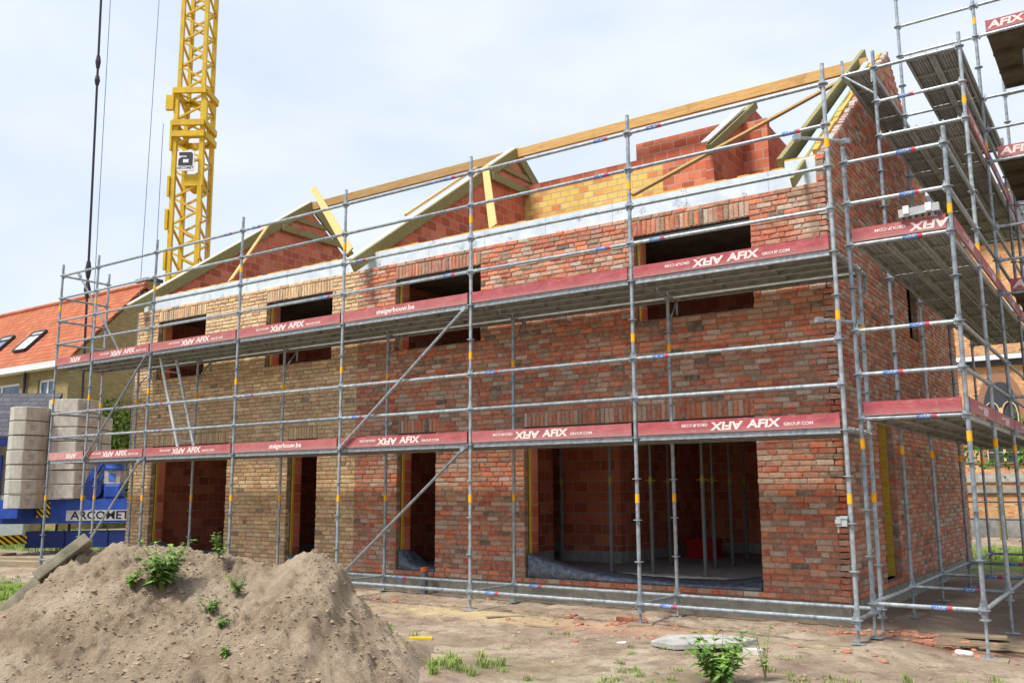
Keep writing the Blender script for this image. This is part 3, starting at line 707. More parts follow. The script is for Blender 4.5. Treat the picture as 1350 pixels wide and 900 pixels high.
m.box(-.25, .25, -.17, .17, .0, .02); _real_link('crate_shell', m.mesh('crate_shell', 'red'), ct)
m = MB().box(-.3, .3, -.22, .22, .341, .365); _real_link('rim', m.mesh('rim', 'red'), ct)

# ------------------------------------------------------------------ scaffold kit
TR = .0245
MC = {}
def cached(key, fn):
    if key not in MC: MC[key] = fn()
    return MC[key]
def standard_mesh(k0, top, jack):
    def f():
        m = MB(); m.tube((0, 0, -.06), (0, 0, top), TR, 12)
        for k in range(k0, int((top)/.5)+1):
            z = k*.5; m.tube((0, 0, z-.005), (0, 0, z+.005), .058, 12)
        z = 1.75
        m.tube((0, 0, -.09), (0, 0, .12), .031, 12)
        return m.mesh('standard', 'galv')
    return cached(('std', k0, top), f)
def stick_mesh(): return cached('stk', lambda: MB().tube((0, 0, -.055), (0, 0, .055), TR+.0025, 14, caps=False).mesh('orange_label', 'sticker_y'))
def jack_mesh(h):
    return cached(('jack', round(h, 2)), lambda: MB().tube((0, 0, -h), (0, 0, -.06), .017, 8).tube((0, 0, -.1), (0, 0, -.085), .055, 8).box(-.075, .075, -.075, .075, -h, -h+.008).mesh('base_jack', 'galv'))
def ledger_mesh(L):
    def f():
        m = MB().tube((.05, 0, 0), (L-.05, 0, 0), .0235, 12)
        for s_, x in ((1, .03), (-1, L-.03)):
            m.box(x-.022, x+.022, -.022, .022, -.035, .035)
            m.box(x-.008, x+.004, -.006, .006, -.06, .075)
            m.tube((x, -.03, 0), (x, .03, 0), .022, 8)
        return m.mesh('ledger', 'galv')
    return cached(('led', round(L, 3)), f)
def place(p, q):   # matrix taking local +X from p to q, z up
    p, q = Vector(p), Vector(q); x = (q-p).normalized(); y = Vector((0, 0, 1)).cross(x)
    if y.length < 1e-3: y = Vector((0, 1, 0))
    y.normalize(); z = x.cross(y); m = Matrix((x, y, z)).transposed().to_4x4(); m.translation = p; return m
def sleeve(par, x, col, L=.13, text=None):
    m = cached(('slv', col, L), lambda: MB().tube((-L/2, 0, 0), (L/2, 0, 0), .0262, 14, caps=False).mesh('maker_label', col))
    return _real_link('maker_label', m, par, Matrix.Translation((x, 0, 0)))
def blue_sticker_mesh():
    def f():
        m = MB().tube((-.08, 0, 0), (.08, 0, 0), .0262, 14, caps=False); n1 = len(m.f)
        m.tube((.08, 0, 0), (.125, 0, 0), .0262, 14, caps=False); n2 = len(m.f)
        v, fc = tv(text_mesh('AFIX', .05, .3, .002))
        wrap = lambda c: (c.x*1.0, -.0262*math.cos(c.y/.0262)-.0015, .0262*math.sin(c.y/.0262))
        m.poly([wrap(c) for c in v], fc)
        me = m.mesh('maker_label', 'sticker_b'); me.materials.append(M['sticker_r']); me.materials.append(M['white'])
        for i, p in enumerate(me.polygons): p.material_index = 0 if i < n1 else (1 if i < n2 else 2)
        return me
    return cached('bsm', f)
def ledger(sp, p, q, lab=0, name='ledger'):
    """lab: 0 none, 1 label near start, 2 near end"""
    p, q = Vector(p), Vector(q); L = (q-p).length
    o = _real_link(name, ledger_mesh(L), sp, place(p, q))
    if lab:
        x = .36 if lab == 1 else L-.42
        _real_link('maker_label', blue_sticker_mesh(), o, Matrix.Translation((x, 0, 0)))
    return o
def tube_part(sp, p, q, r=TR, name='diagonal_brace', mat='galv'):
    p, q = Vector(p), Vector(q); L = (q-p).length
    m = MB().tube((0, 0, 0), (L, 0, 0), r, 12); m.box(-.02, .06, -.03, .03, -.03, .03); m.box(L-.06, L+.02, -.03, .03, -.03, .03)
    return _real_link(name, m.mesh(name, mat), sp, place(p, q))
def plank_mesh(L, W=.32, mat='deck'):
    def f():
        m = MB(); t = .004; hw = W/2-.004
        m.box(.04, L-.04, -hw, hw, -t, 0)
        nt_ = len(m.f)
        for y in (-hw, hw-.004): m.box(.02, L-.02, y, y+.004, -.068, -t-.0005)
        for y in (-hw+.0045, hw-.0345): m.box(.02, L-.02, y, y+.03, -.068, -.064)
        for k in range(1, 4):
            yy = -hw+2*hw*k/4; m.box(.05, L-.05, yy-.007, yy+.007, -.018, -t-.0005)
        for x in (.02, L-.032): m.box(x, x+.012, -hw+.005, hw-.005, -.06, -t-.0005)
        for x in (L*.33, L*.66): m.box(x, x+.02, -hw+.005, hw-.005, -.05, -.02)
        for x in (.0, L-.035):
            for y in (-hw*.6, hw*.6): m.box(x, x+.035, y-.012, y+.012, -.03, .012)
        me = m.mesh('deck_plank', mat); me.materials.append(M['deck_frame'])
        for i, p in enumerate(me.polygons): p.material_index = 0 if i < nt_ else 1
        return me
    return cached(('plk', round(L, 3), W, mat), f)
def planks(sp, p, q, n, side, z, W=.32, mat='deck', start=.18):
    p, q = Vector(p), Vector(q); sv = Vector(side).normalized(); L = (q-p).length
    for i in range(n):
        off = sv*(start+i*(W+.01)); _real_link('deck_plank', plank_mesh(L-.001, W, mat), sp, place(p+off+(q-p).normalized()*.0005+Vector((0, 0, z)), q+off+Vector((0, 0, z))))
def logo_mesh(mode):
    def f():
        parts = []
        def put(s, size, cx, rot, bold, shear=.15, cz=0, wd=None):
            v, fc = tv(text_mesh(s, size, shear, bold)); c_, s_ = (-1, -1) if rot else (1, 1)
            xs = [p.x for p in v]; k_ = (wd/(max(xs)-min(xs))) if wd else 1.3; xm = (max(xs)+min(xs))/2
            parts.append(([Vector(((p.x-xm)*c_*k_+cx, p.y*s_+cz, p.z)) for p in v], fc))
        if mode == 'full':
            put('AFIX', .128, .222, 0, .005, wd=.41); put('AFIX', .128, -.222, 1, .005, wd=.41); put('GROUP.COM', .05, .62, 0, .0012, 0, -.018, .33); put('GROUP.COM', .05, -.62, 1, .0012, 0, .018, .33)
        elif mode == 'half':
            put('AFIX', .128, .222, 1, .005, wd=.42); put('GROUP.COM', .05, -.18, 1, .0012, 0, .018, .33)
        elif mode == 'left': put('AFIX', .128, .0, 1, .005, wd=.42)
        elif mode == 'afix': put('AFIX', .15, 0, 0, .006, wd=.50)
        else: put('steigerbouw.be', .105, 0, 0, .003, 0, wd=.78)
        m = MB()
        for v, fc in parts: m.poly([(p.x, -p.z-.0012, p.y) for p in v], fc)
        return m.mesh('lettering', 'letter')
    return cached(('logo', mode), f)
def toe_board(sp, p, q, mode=None, shift=0, faded=False, H=.155, z=.03):
    p, q = Vector(p), Vector(q); L = (q-p).length
    def f():
        m = MB().box(.045, L-.045, -.0125, .0125, 0, H)
        for x in (.045, L-.075): m.box(x, x+.03, -.0145, .0145, .0, H+.006)
        return m.mesh('toe_board', 'toe_faded' if faded else 'toe')
    o = _real_link('toe_board', cached(('toe', round(L, 3), faded, H), f), sp, place(p+Vector((0, 0, z)), q+Vector((0, 0, z))))
    if mode: _real_link('lettering', logo_mesh(mode), o, Matrix.Translation((L/2+shift, -.0128, H/2)))
    return o
def standard(sp, x, y, z0, ktop, foot=None, stick=(), kbot=0, extra=.25):
    top = ktop*.5+extra
    if kbot:
        def f():
            m = MB().tube((0, 0, kbot*.5-.05), (0, 0, top), TR, 12)
            for k in range(kbot, ktop+1): m.tube((0, 0, k*.5-.005), (0, 0, k*.5+.005), .058, 12)
            return m.mesh('standard', 'galv')
        me = cached(('stdb', kbot, ktop, extra), f)
    else: me = standard_mesh(0, top, 0)
    mwl = Matrix.Translation((x, y, z0))
    # nobody plumbs a scaffold perfectly
    o = _real_link('standard', me, sp, mwl)
    for s_ in stick: _real_link('orange_label', stick_mesh(), o, Matrix.Translation((0, 0, s_)))
    if foot is not None:
        h = z0-foot; _real_link('base_jack', jack_mesh(h), o)
    return o

# ---- facade scaffold (node height k*0.5, origin at foot of the corner standard)
S = thing('scaffold', 'long scaffold with two decks and red toe boards along the front of both houses', 'scaffold', (0, 0, 0))
XS = [-16.27, -14.90, -12.87, -10.29, -7.71, -5.13, -2.54, 0.0]; YI = 1.07
for i, x in enumerate(XS):
    standard(S, x, 0, 0, 12, foot=gz(x, 0)+.012, stick=(1.26, 3.27, 5.28))
    tall = i == 0
    standard(S, x, YI, 0, 12 if tall else 8, foot=gz(x, YI)+.012, stick=(1.26, 3.27), extra=.25 if tall else .02)
    ledger(S, (x, 0, 0), (x, YI, 0), name='transom')
    for k in (4, 8):
        if not (i == 7 and k == 9): ledger(S, (x, 0, k*.5), (x, YI, k*.5), name='transom')
    # bracket towards the wall under the upper deck
    if 0 < i:
        m = MB().tube((0, .03, 3.99), (0, .30, 3.99), .018, 8).tube((0, .03, 3.62), (0, .29, 3.97), .014, 8).tube((0, .30, 3.78), (0, .30, 4.02), .017, 8); m.box(-.03, .03, .0, .04, 3.58, 3.66)
        _real_link('console_bracket', m.mesh('console_bracket', 'galv'), S, Matrix.Translation((x, YI, 0)))
for k in (9, 10, 11, 12, 5, 6): ledger(S, (XS[0], 0, k*.5), (XS[0], YI, k*.5), name='end_guardrail')
labs = {(3, 9): 2, (4, 9): 2, (5, 9): 2, (6, 9): 1, (5, 11): 2, (6, 12): 1, (4, 12): 2, (2, 12): 2, (5, 6): 1, (6, 6): 1, (3, 6): 1, (6, 11): 2, (4, 10): 1, (2, 6): 1, (3, 12): 1, (5, 12): 2, (6, 0): 1, (5, 0): 1, (2, 5): 1, (4, 5): 1}
for i in range(7):
    a, b = XS[i], XS[i+1]
    for k in (0, 5, 6, 9, 10, 11, 12): ledger(S, (a, 0, k*.5), (b, 0, k*.5), labs.get((i, k), 0))
    ledger(S, (a, YI, 0), (b, YI, 0), 1 if i in (5, 4) else 0)
    for k in (4, 8):
        planks(S, (a, 0, k*.5), (b, 0, k*.5), 3, (0, 1, 0), .035)
        _real_link('deck_edge_beam', cached(('eb', round(b-a, 2)), lambda: MB().box(.05, b-a-.05, -.012, .012, -.035, .026).mesh('deck_edge_beam', 'galv')), S, place((a, .012, k*.5), (b, .012, k*.5)))
    ledger(S, (a, YI, 4.0), (b, YI, 4.0))
    if i: planks(S, (a, YI, 4.0), (b, YI, 4.0), 1, (0, 1, 0), .035, W=.24, start=.165)
for i, (md, sh, fd) in {0: ('left', .1, 0), 1: ('full', .1, 0), 2: ('full', .1, 0), 3: ('full', 0, 0), 4: ('steiger', -.15, 0), 5: (None, 0, 0), 6: ('full', 0, 0)}.items():
    toe_board(S, (XS[i], -.012, 4.0), (XS[i+1], -.012, 4.0), md, sh)
for i, (md, sh, fd) in {0: ('left', .2, 1), 1: ('full', .05, 0), 2: ('full', 0, 0), 3: ('steiger', .05, 0), 4: ('full', -.05, 0), 5: ('full', -.1, 0), 6: ('full', .15, 0)}.items():
    toe_board(S, (XS[i], -.012, 2.0), (XS[i+1], -.012, 2.0), md, sh, bool(fd))
for (i, k0, k1) in ((4, 4, 8), (4, 0, 4), (1, 4, 8), (1, 0, 4)):
    tube_part(S, (XS[i]+.06, -.06, k0*.5+.03), (XS[i+1]-.06, -.06, k1*.5-.04), .021)
tube_part(S, (XS[0]+.02, .35, 6.1), (XS[0]+.9, YI, 4.1), .021, 'diagonal_brace')
m = MB().box(-.09, .02, -.03, .03, -.05, .05); m.tube((-.1, 0, .03), (-.02, 0, .03), .012, 6).tube((-.08, 0, -.12), (-.08, 0, -.04), .008, 6).box(-.1, -.04, -.045, .045, -.02, .02).box(-.05, .03, -.04, .04, .03, .06)
_real_link('coupler', m.mesh('coupler', 'ltgrey'), S, Matrix.Translation((-.05, -.03, 1.02)))
tube_part(S, (-.22, -.02, 3.24), (.12, .45, 3.24), .02, 'wall_tie'); tube_part(S, (-.35, -.02, 5.42), (.12, .45, 5.42), .02, 'wall_tie')

# ladder between the decks
ld = thing('ladder', 'aluminium ladder leaning between the two decks in front of the yellow house', 'ladder', (-12.3, .35, 2.05))
la, lb = Vector((0, 0, 0)), Vector((-.78, 0, 1.93)); m = MB()
for yo in (0, .36): _real_link('ladder_rail', MB().beam(la+Vector((0, yo, 0)), lb+Vector((0, yo, 0)), .028, .055).mesh('ladder_rail', 'galv_light'), ld)
for k in range(1, 7):
    p = la.lerp(lb, k/7); _real_link('rung', cached('rung', lambda: MB().tube((0, 0, 0), (0, .36, 0), .013, 8).mesh('rung', 'galv_light')), ld, Matrix.Translation(p))

# ---- gable scaffold
GZ = .137; GXI, GXO = .076, 1.16; ROWS = [.386, 2.40, 4.40, 6.90, 9.45]
T = thing('scaffold', 'tall scaffold beside the brick end gable with grey perforated decks at several heights', 'scaffold', (GXI, ROWS[0], GZ))
OT = Vector((GXI, ROWS[0], GZ))
def tp(x, r, k, dz=0): return Vector((x, ROWS[r] if isinstance(r, int) else r, GZ+k*.5+dz))-OT
ST1 = (1.72, 4.25, 6.25)
for r, (ti, to) in enumerate([(10, 10), (14, 14), (18, 18), (14, 14), (14, 14)]):
    y = ROWS[r]
    standard(T, 0, y-OT.y, 0, ti, foot=gz(GXI, y)+.012-GZ, stick=(1.72,) if r != 2 else (1.72,), extra=.2 if r == 0 else .25)
    standard(T, GXO-GXI, y-OT.y, 0, to, foot=gz(GXO, y)+.012-GZ, stick=[s_ for s_ in (1.77, 4.25, 6.25, 8.25) if s_ < to*.5], extra=.2)
    ks = [0, 4, 8] + ([12, 14] if r else [10])
    for k in ks: ledger(T, tp(GXI, r, k), tp(GXO, r, k), 2 if k == 0 else (2 if r == 0 and k in (4, 8, 10) else 0), name='transom')
for k, lb_ in ((5, 1), (6, 2), (9, 2), (10, 1)):
    if k != 10: ledger(T, tp(GXI, 0, k), tp(GXO, 0, k), lb_, name='end_guardrail')
ledger(T, tp(GXI, 1, 13), tp(GXO, 1, 13), 1, name='end_guardrail'); 
for k in (16, 17, 18): ledger(T, tp(GXI, 2, k), tp(GXO, 2, k), 0, name='end_guardrail')
for r in range(4):
    ledger(T, tp(GXI, r, 0), tp(GXI, r+1, 0)); ledger(T, tp(GXO, r, 0), tp(GXO, r+1, 0))
    for k in (5, 6, 9, 10)+((13, 14) if r else ()): ledger(T, tp(GXO, r, k), tp(GXO, r+1, k))
    for k in (4, 8)+((12,) if r else ())+((14,) if r in (1, 2) else ()):
        planks(T, tp(GXO, r, k), tp(GXO, r+1, k), 2 if k == 14 else 3, (-1, 0, 0), .035)
        if k == 14: planks(T, tp(GXI, r, k), tp(GXI, r+1, k), 1, (-1, 0, 0), .035, W=.38, start=.22)
    for k in (4, 8)+((12,) if r else ()):
        toe_board(T, tp(GXO+.012, r, k), tp(GXO+.012, r+1, k), 'half' if k < 9 else 'full', 0)
toe_board(T, tp(GXI, .386-.012, 4), tp(GXO, .386-.012, 4)); toe_board(T, tp(GXI, .386-.012, 8), tp(GXO, .386-.012, 8), 'half', .1)
# console at the top over the raking gable edge
for r in (1, 2):
    m = MB().tube((0, 0, 0), (-.42, 0, 0), .02, 8).tube((-.42, 0, -.02), (-.42, 0, .22), .02, 8).tube((0, 0, -.38), (-.40, 0, -.02), .016, 8).tube((-.02, 0, -.2), (-.02, 0, .02), .03, 8)
    _real_link('console_bracket', m.mesh('console_bracket', 'galv'), T, Matrix.Translation(tp(GXI, r, 14)))
ledger(T, tp(GXI-.42, 1, 14), tp(GXI-.42, 2, 14))
m = MB()
# junction box hanging on the rail
jb = thing('socket_box', 'small grey socket box resting on the toe board of the gable scaffold', 'socket box', (.86, ROWS[0]-.05, 4.36))
m = MB().box(-.21, .21, -.035, .035, 0, .09); _real_link('box_body', m.mesh('box_body', 'ltgrey'), jb, Matrix.Rotation(R(-3), 4, 'Y'))
for x in (-.13, .1): _real_link('latch', MB().box(x-.03, x+.03, -.05, -.034, .02, .11).mesh('latch', 'white'), jb)
for k in range(6): _real_link('socket', cached('sock', lambda: MB().tube((0, 0, -.03), (0, 0, .0), .014, 8).mesh('socket', 'dkgrey')), jb, Matrix.Translation((-.165+k*.066, 0, 0)))

# ---- stair tower scaffold to the right
U = thing('scaffold', 'stair tower scaffold at the right edge with plain dark board decks and a ladder', 'scaffold', (1.24, 4.4, GZ))
OU = Vector((1.24, 4.4, GZ))
def up_(x, y, k, dz=0): return Vector((x, y, GZ+k*.5+dz))-OU
for x, y in ((3.81, 4.4), (3.81, 6.9), (1.26, 6.9+.09)):
    standard(U, x-OU.x, y-OU.y, 0, 18, foot=gz(x, y)+.012-GZ, stick=(1.77, 4.25, 6.25), extra=.2)
for k in (0, 4, 8, 12, 16, 5, 9, 10, 13, 14, 17):
    ledger(U, up_(1.18, 4.4, k), up_(3.81, 4.4, k), 0)
    if k in (4, 8, 12, 16, 10, 14): ledger(U, up_(1.26, 6.99, k), up_(3.81, 6.9, k), 0)
for k in (8, 12, 16):
    toe_board(U, up_(1.26, 4.385, k), up_(3.8, 4.385, k), 'afix', -.95, H=.17)
    for j in range(3):
        m = MB().box(0, 2.5, -.36, .36, -.02, 0)
        for yy in (-.36, .34): m.box(0, 2.5, yy, yy+.02, -.07, -.0205)
        for xx in (.6, 1.4): m.box(xx, xx+.03, -.335, .335, -.05, -.0205)
        _real_link('board_deck', m.mesh('board_deck', 'ply'), U, Matrix.Translation(up_(1.30, 4.82+j*.74, k, .04)))
for k in (8, 12):
    lad = thing('ladder', 'upper ladder of the stair tower at the right edge' if k == 12 else 'lower ladder of the stair tower at the right edge', 'ladder', (1.72, 4.98, GZ+k*.5+.05), 'ladders of the stair tower')
    for xo in (0, .33): _real_link('ladder_rail', cached('lrail', lambda: MB().beam((0, 0, 0), (0, .25, 2.0), .03, .05, (0, 1, 0)).mesh('ladder_rail', 'galv_light')), lad, Matrix.Translation((xo, 0, 0)))
    for i in range(1, 8): _real_link('rung', cached('rungx', lambda: MB().tube((0, 0, 0), (.33, 0, 0), .013, 8).mesh('rung', 'galv_light')), lad, Matrix.Translation((0, .25*i/8, 2.0*i/8)))

# ------------------------------------------------------------------ tower crane at the left
ax = Vector((.84, .55, 0)).normalized(); yaw = math.atan2(ax.y, ax.x)
MP = Vector((-19.70, 5.58, -.40))
K = thing('tower_crane', 'yellow lattice tower crane on a blue base with stacked concrete ballast behind the yellow house', 'crane', MP, rz=yaw); K.rotation_euler[1] = -.007; bpy.context.view_layer.update()
def kl(name, mb_, mat, par=None, **kw): return _real_link(name, mb_.mesh(name, mat, **kw), par or K)
def lattice(w_, z0, z1, step, th, bt, name, y_off=0):
    m = MB(); h = w_/2
    for sx in (-1, 1):
        for sy in (-1, 1): kl('mast_chord', MB().beam((sx*h, sy*h+y_off, z0), (sx*h, sy*h+y_off, z1), th, th, (0, 1, 0)), 'crane_yellow')
    n = round((z1-z0)/step); st = (z1-z0)/n
    for i in range(n):
        a, b = z0+i*st, z0+(i+1)*st; mid = (a+b)/2
        for sy in (-1, 1):
            m.beam((-h, sy*h+y_off, a), (h, sy*h+y_off, mid), bt, bt); m.beam((h, sy*h+y_off, mid), (-h, sy*h+y_off, b), bt, bt)
        for sx in (-1, 1):
            m.beam((sx*h, -h+y_off, a), (sx*h, h+y_off, mid), bt, bt); m.beam((sx*h, h+y_off, mid), (sx*h, -h+y_off, b), bt, bt)
    return kl('mast_bracing', m, 'crane_yellow')
lattice(.80, 1.3, 13.45, .8, .125, .055, 'lower_mast')
lattice(.72, 13.5, 28.0, .8, .11, .055, 'upper_mast')
for z, s_ in ((12.85, .49), (11.85, .48), (11.5, .48)):
    m = MB()
    for a in (-1, 1): m.box(-s_, s_, a*s_-.05, a*s_+.05, z, z+.17); m.box(a*s_-.05, a*s_+.05, -s_+.045, s_-.045, z, z+.17)
    kl('mast_collar', m, 'crane_yellow')
for (x0, x1, z0, z1) in ((-.70, -.47, 12.35, 12.8), (-.53, -.47, 11.1, 12.0), (.46, .53, 11.9, 12.6), (.46, .50, 10.0, 10.9), (-.54, -.47, 9.7, 10.3), (-.56, -.47, 8.7, 9.3), (.46, .5, 8.9, 9.4), (-.54, -.47, 7.5, 8.1), (.46, .5, 7.8, 8.3), (-.54, -.47, 6.4, 7.0)):
    kl('mast_bracket', MB().box(x0, x1, -.50, -.38, z0, z1), 'crane_yellow')
kl('platform_plate', MB().box(-.05, .38, -.46, .3, 10.0, 10.35), 'crane_yellow')
sg = kl('sign_board', MB().box(-.24, .26, -.58, -.54, 10.42, 11.02), 'white')
m = MB().prism([(-.20, 10.57), (.22, 10.57), (.22, 10.94), (.17, 10.98), (-.18, 10.98), (-.18, 10.88), (.04, 10.88), (.04, 10.83), (-.12, 10.83), (-.20, 10.77)], 'y', -.588, -.581)
kl('emblem', m, 'dkgrey', sg)
kl('emblem_opening', MB().box(-.06, .10, -.591, -.589, 10.66, 10.76), 'white', sg)
v, fc = tv(text_mesh('ARCOMET', .105, 0, .002)); m = MB(); m.poly([(p.x+.01, -.583-p.z, p.y+10.50) for p in v], fc); kl('lettering', m, 'dkgrey', sg)
for o_ in list(C.objects):
    if o_.parent is K and o_.name.split('.')[0] in ('mast_collar', 'mast_bracket', 'platform_plate', 'sign_board'): o_.location.z += .55
# slewing platform
m = MB().box(-4.70, 1.0, -.6, -.42, .95, 1.60); m.box(-4.70, 1.0, .42, .6, .95, 1.60); m.box(-4.70, -4.5, -.42, .42, .95, 1.60); m.box(-4.5, 1, -.42, .42, 1.3, 1.5)
kl('slewing_platform', m, 'blue')
kl('platform_stripe', MB().box(-2.80, .9, -.615, -.601, 1.02, 1.30), 'ltgrey')
v, fc = tv(text_mesh('ARCOMET', .30, 0, .006)); m = MB(); m.poly([(p.x*1.15-1.86, -.617-p.z, p.y+1.155) for p in v], fc); kl('lettering', m, 'black')
kl('hazard_plate', MB().box(-3.62, -3.26, -.62, -.601, 1.12, 1.52), 'hazard')
def octo(cx, cy, w_, d_, ch):
    x0, x1, y0, y1 = cx-w_/2, cx+w_/2, cy-d_/2, cy+d_/2
    return [(x0+ch, y0), (x1-ch, y0), (x1, y0+ch), (x1, y1-ch), (x1-ch, y1), (x0+ch, y1), (x0, y1-ch), (x0, y0+ch)]
def ballast(cx, cy, z0, n, w_=.98, d_=1.1, h=.392):
    for i in range(n):
        m = MB(); jx, jy = random.uniform(-.015, .015), random.uniform(-.015, .015)
        m.prism(octo(jx, jy, w_, d_, .26), 'z', .008, h-.012)
        o = kl('ballast_block', m, 'ballast'); o.location = (cx, cy, z0+i*h); bevel(o, .02, 2)
        if i % 2: o.rotation_euler.z = R(180)
        pk = MB().box(-.05, .05, -.02, .004, -.06, .06); pk2 = _real_link('lifting_pocket', pk.mesh('lifting_pocket', 'concrete'), o)
        an = Vector((w_/2-.13, -d_/2+.13, h*.5)) if i % 2 == 0 else Vector((-w_/2+.13, d_/2-.13, h*.5))
        pk2.matrix_local = Matrix.Translation(an) @ Matrix.Rotation(R(45) if i % 2 == 0 else R(225), 4, 'Z')
ballast(-3.84, -.90, 1.36, 7, .86, 1.0); ballast(-2.92, -.22, 1.61, 7, 1.22, 1.15)
ballast(-3.0, .98, 1.61, 6, .9)
kl('ballast_shelf', MB().box(-4.65, -3.65, -1.5, -.62, 1.12, 1.35), 'blue')
# machinery
m = MB().beam((-2.62, -.5, 1.5), (-1.95, -.5, 2.6), .13, .15); kl('strut', m, 'blue')
m = MB().beam((-2.30, -.42, 1.5), (-1.72, -.42, 2.75), .09, .12); kl('strut', m, 'coolblue')
m = MB().tube((-2.12, -.62, 1.86), (-2.12, -.2, 1.86), .26, 18); kl('winch_drum', m, 'dkblue')
m = MB().box(-1.84, -1.36, -.58, -.2, 1.61, 2.0); bevel(kl('winch_motor', m, 'blue'), .06, 2)
cb = kl('control_cabinet', MB().box(-1.86, -1.42, -.5, -.1, 2.01, 2.36), 'slab')
kl('cabinet_mark', MB().box(-1.74, -1.54, -.512, -.501, 2.08, 2.28), 'coolblue', cb)
m = MB().tube((-1.62, -.35, 2.37), (-1.62, -.35, 2.66), .24, 16); m.tube((-1.62, -.35, 2.43), (-1.62, -.35, 2.47), .27, 16).tube((-1.62, -.35, 2.56), (-1.62, -.35, 2.60), .27, 16); kl('motor_housing', m, 'coolblue')
# undercarriage
m = MB().box(-3.95, 1.2, -.5, -.1, .30, .74); m.box(-2.9, -2.86, -.53, -.501, .27, .78); m.box(-1.7, -1.66, -.53, -.501, .27, .78); kl('undercarriage', m, 'dkblue')
kl('outrigger', MB().beam((-4.62, -.9, .52), (-3.96, -.42, .54), .22, .24), 'hazard')
ft = kl('outrigger_foot', MB().tube((-4.72, -.95, .20), (-4.72, -.95, .46), .27, 12, .09), 'coolblue'); kl('outrigger_spindle', MB().tube((-4.72, -.95, .42), (-4.72, -.95, .92), .06, 8).tube((-4.72, -.95, .5), (-4.72, -.95, .66), .12, 8), 'iron', ft)
kl('foot_plate', MB().box(-5.25, -4.1, -1.3, -.6, .08, .19), 'wood_old')
for x in (-3.5, -3.1, -2.75): kl('pin', MB().tube((x, -.5, .75), (x, -.5, .94), .035, 8), 'black')
m = MB().tube((-.6, 0, .6), (-.6, 0, .94), .6, 20); kl('slew_ring', m, 'black')
bs0, bs1 = Vector((-2.62, -.5, 4.3)), Vector((-3.15, -.3, 28))
m = MB().tube(bs0, bs1, .035, 8)
for t_, r_, l_ in ((.135, .10, .45), (.16, .09, .5), (.405, .08, .3), (.43, .08, .4), (.535, .11, .25), (.56, .11, .3), (.52, .07, .2)):
    p = bs0.lerp(bs1, t_); d = (bs1-bs0).normalized(); m.tube(p-d*l_/2, p, .05, 10, r_); m.tube(p, p+d*l_/2, r_, 10, .05)
kl('back_stay', m, 'iron')
for (a, b) in (((-1.25, -.4, 2.2), (-1.0, -.4, 28)), ((-2.5, -.4, 4.3), (-2.85, -.1, 28)), ((-.78, -.4, 2.0), (-.78, -.4, 12.5)), ((.72, -.5, 2.0), (.66, -.5, 11.4))):
    kl('hoist_rope', MB().tube(a, b, .010, 6), 'cable')
MB_ = MB().box(-19.9, -16.9, 1.6, 2.4, -.32, -.24)
# timber mats by the crane foot
for i, (x, y, rz_, L, lab) in enumerate([(-19.2, 1.6, .35, 2.6, 'long weathered timber beam lying beyond the crane foot cone'), (-18.6, .8, .25, 2.2, 'short weathered timber beam lying in front of the crane foot cone'), (-21.5, 1.0, .1, 2.4, 'dark timber beam lying at the left edge')]):
    o = _real_link('timber_beam', MB().box(-L/2, L/2, -.14, .14, 0, .16).mesh('timber_beam', 'wood_old'), None, Matrix.Translation((x, y, gz(x, y)-.02)) @ Matrix.Rotation(rz_, 4, 'Z'))
    bevel(o, .012); setp(o, lab, 'timber beam', 'timber beams near the crane')

# ------------------------------------------------------------------ old house behind, left
H = thing('old_house', 'old yellow brick house with orange tiled roof and two skylights at the left edge', 'house', (-37.4, 12, 0))
HX0, HX1, HY0, HY1, HRY, HEZ, HRZ = -62, -37.4, 12.0, 19.2, 15.6, 7.45, 11.4
def hl(name, mb_, mat, par=None):
    o = _real_link(name, mb_.mesh(name, mat), par or H); 
    if par is None: o.location = (37.4, -12, 0)
    return o
hops = [(-45.5, -41.75, 4.9, 6.62), (-40.05, -38.62, 5.3, 6.62)]
hl('front_wall', wall_y(hops, HX0, HX1, -.5, HEZ, HY0, HY0+.35), 'oldbrick_x')
m = MB().box(HX1-.35, HX1-.001, HY0+.351, HY1, -.5, HEZ); m.prism([(HY0+.05, HEZ), (HY1-.05, HEZ), (HRY, HRZ-.15)], 'x', HX1-.35, HX1); hl('gable_wall', m, 'oldbrick_y')
m = MB().box(HX0, HX0+.3, HY0+.35, HY1, -.5, HEZ); m.box(HX0, HX1-.35, HY1-.3, HY1, -.5, HEZ); hl('rear_wall', m, 'oldbrick_x')
m = MB(); dz = (HRZ-HEZ)/(HRY-HY0)
for s_, ya in ((1, HY0-.35), (-1, HY1+.35)):
    ze = HEZ-.35*dz; m.prism([(ya, ze), (ya, ze+.14), (HRY, HRZ+.16), (HRY, HRZ)] if s_ > 0 else [(ya, ze+.14), (ya, ze), (HRY, HRZ), (HRY, HRZ+.16)], 'x', HX0-.2, HX1+.08)
rf = hl('roof', m, 'tiles')
m = MB().tube((HX0-.2, HRY, HRZ+.14), (HX1+.1, HRY, HRZ+.14), .16, 10); _real_link('ridge_tiles', m.mesh('ridge_tiles', 'tiles'), rf)
hl('gutter', MB().box(HX0-.2, HX1+.05, HY0-.5, HY0-.34, HEZ-.42, HEZ-.14), 'white')
hl('fascia', MB().box(HX0-.2, HX1+.05, HY0-.34, HY0-.002, HEZ-.42, HEZ-.36), 'white')
hl('downpipe', MB().tube((-41.05, HY0-.12, 0), (-41.05, HY0-.12, HEZ-.4), .07, 8), 'iron')
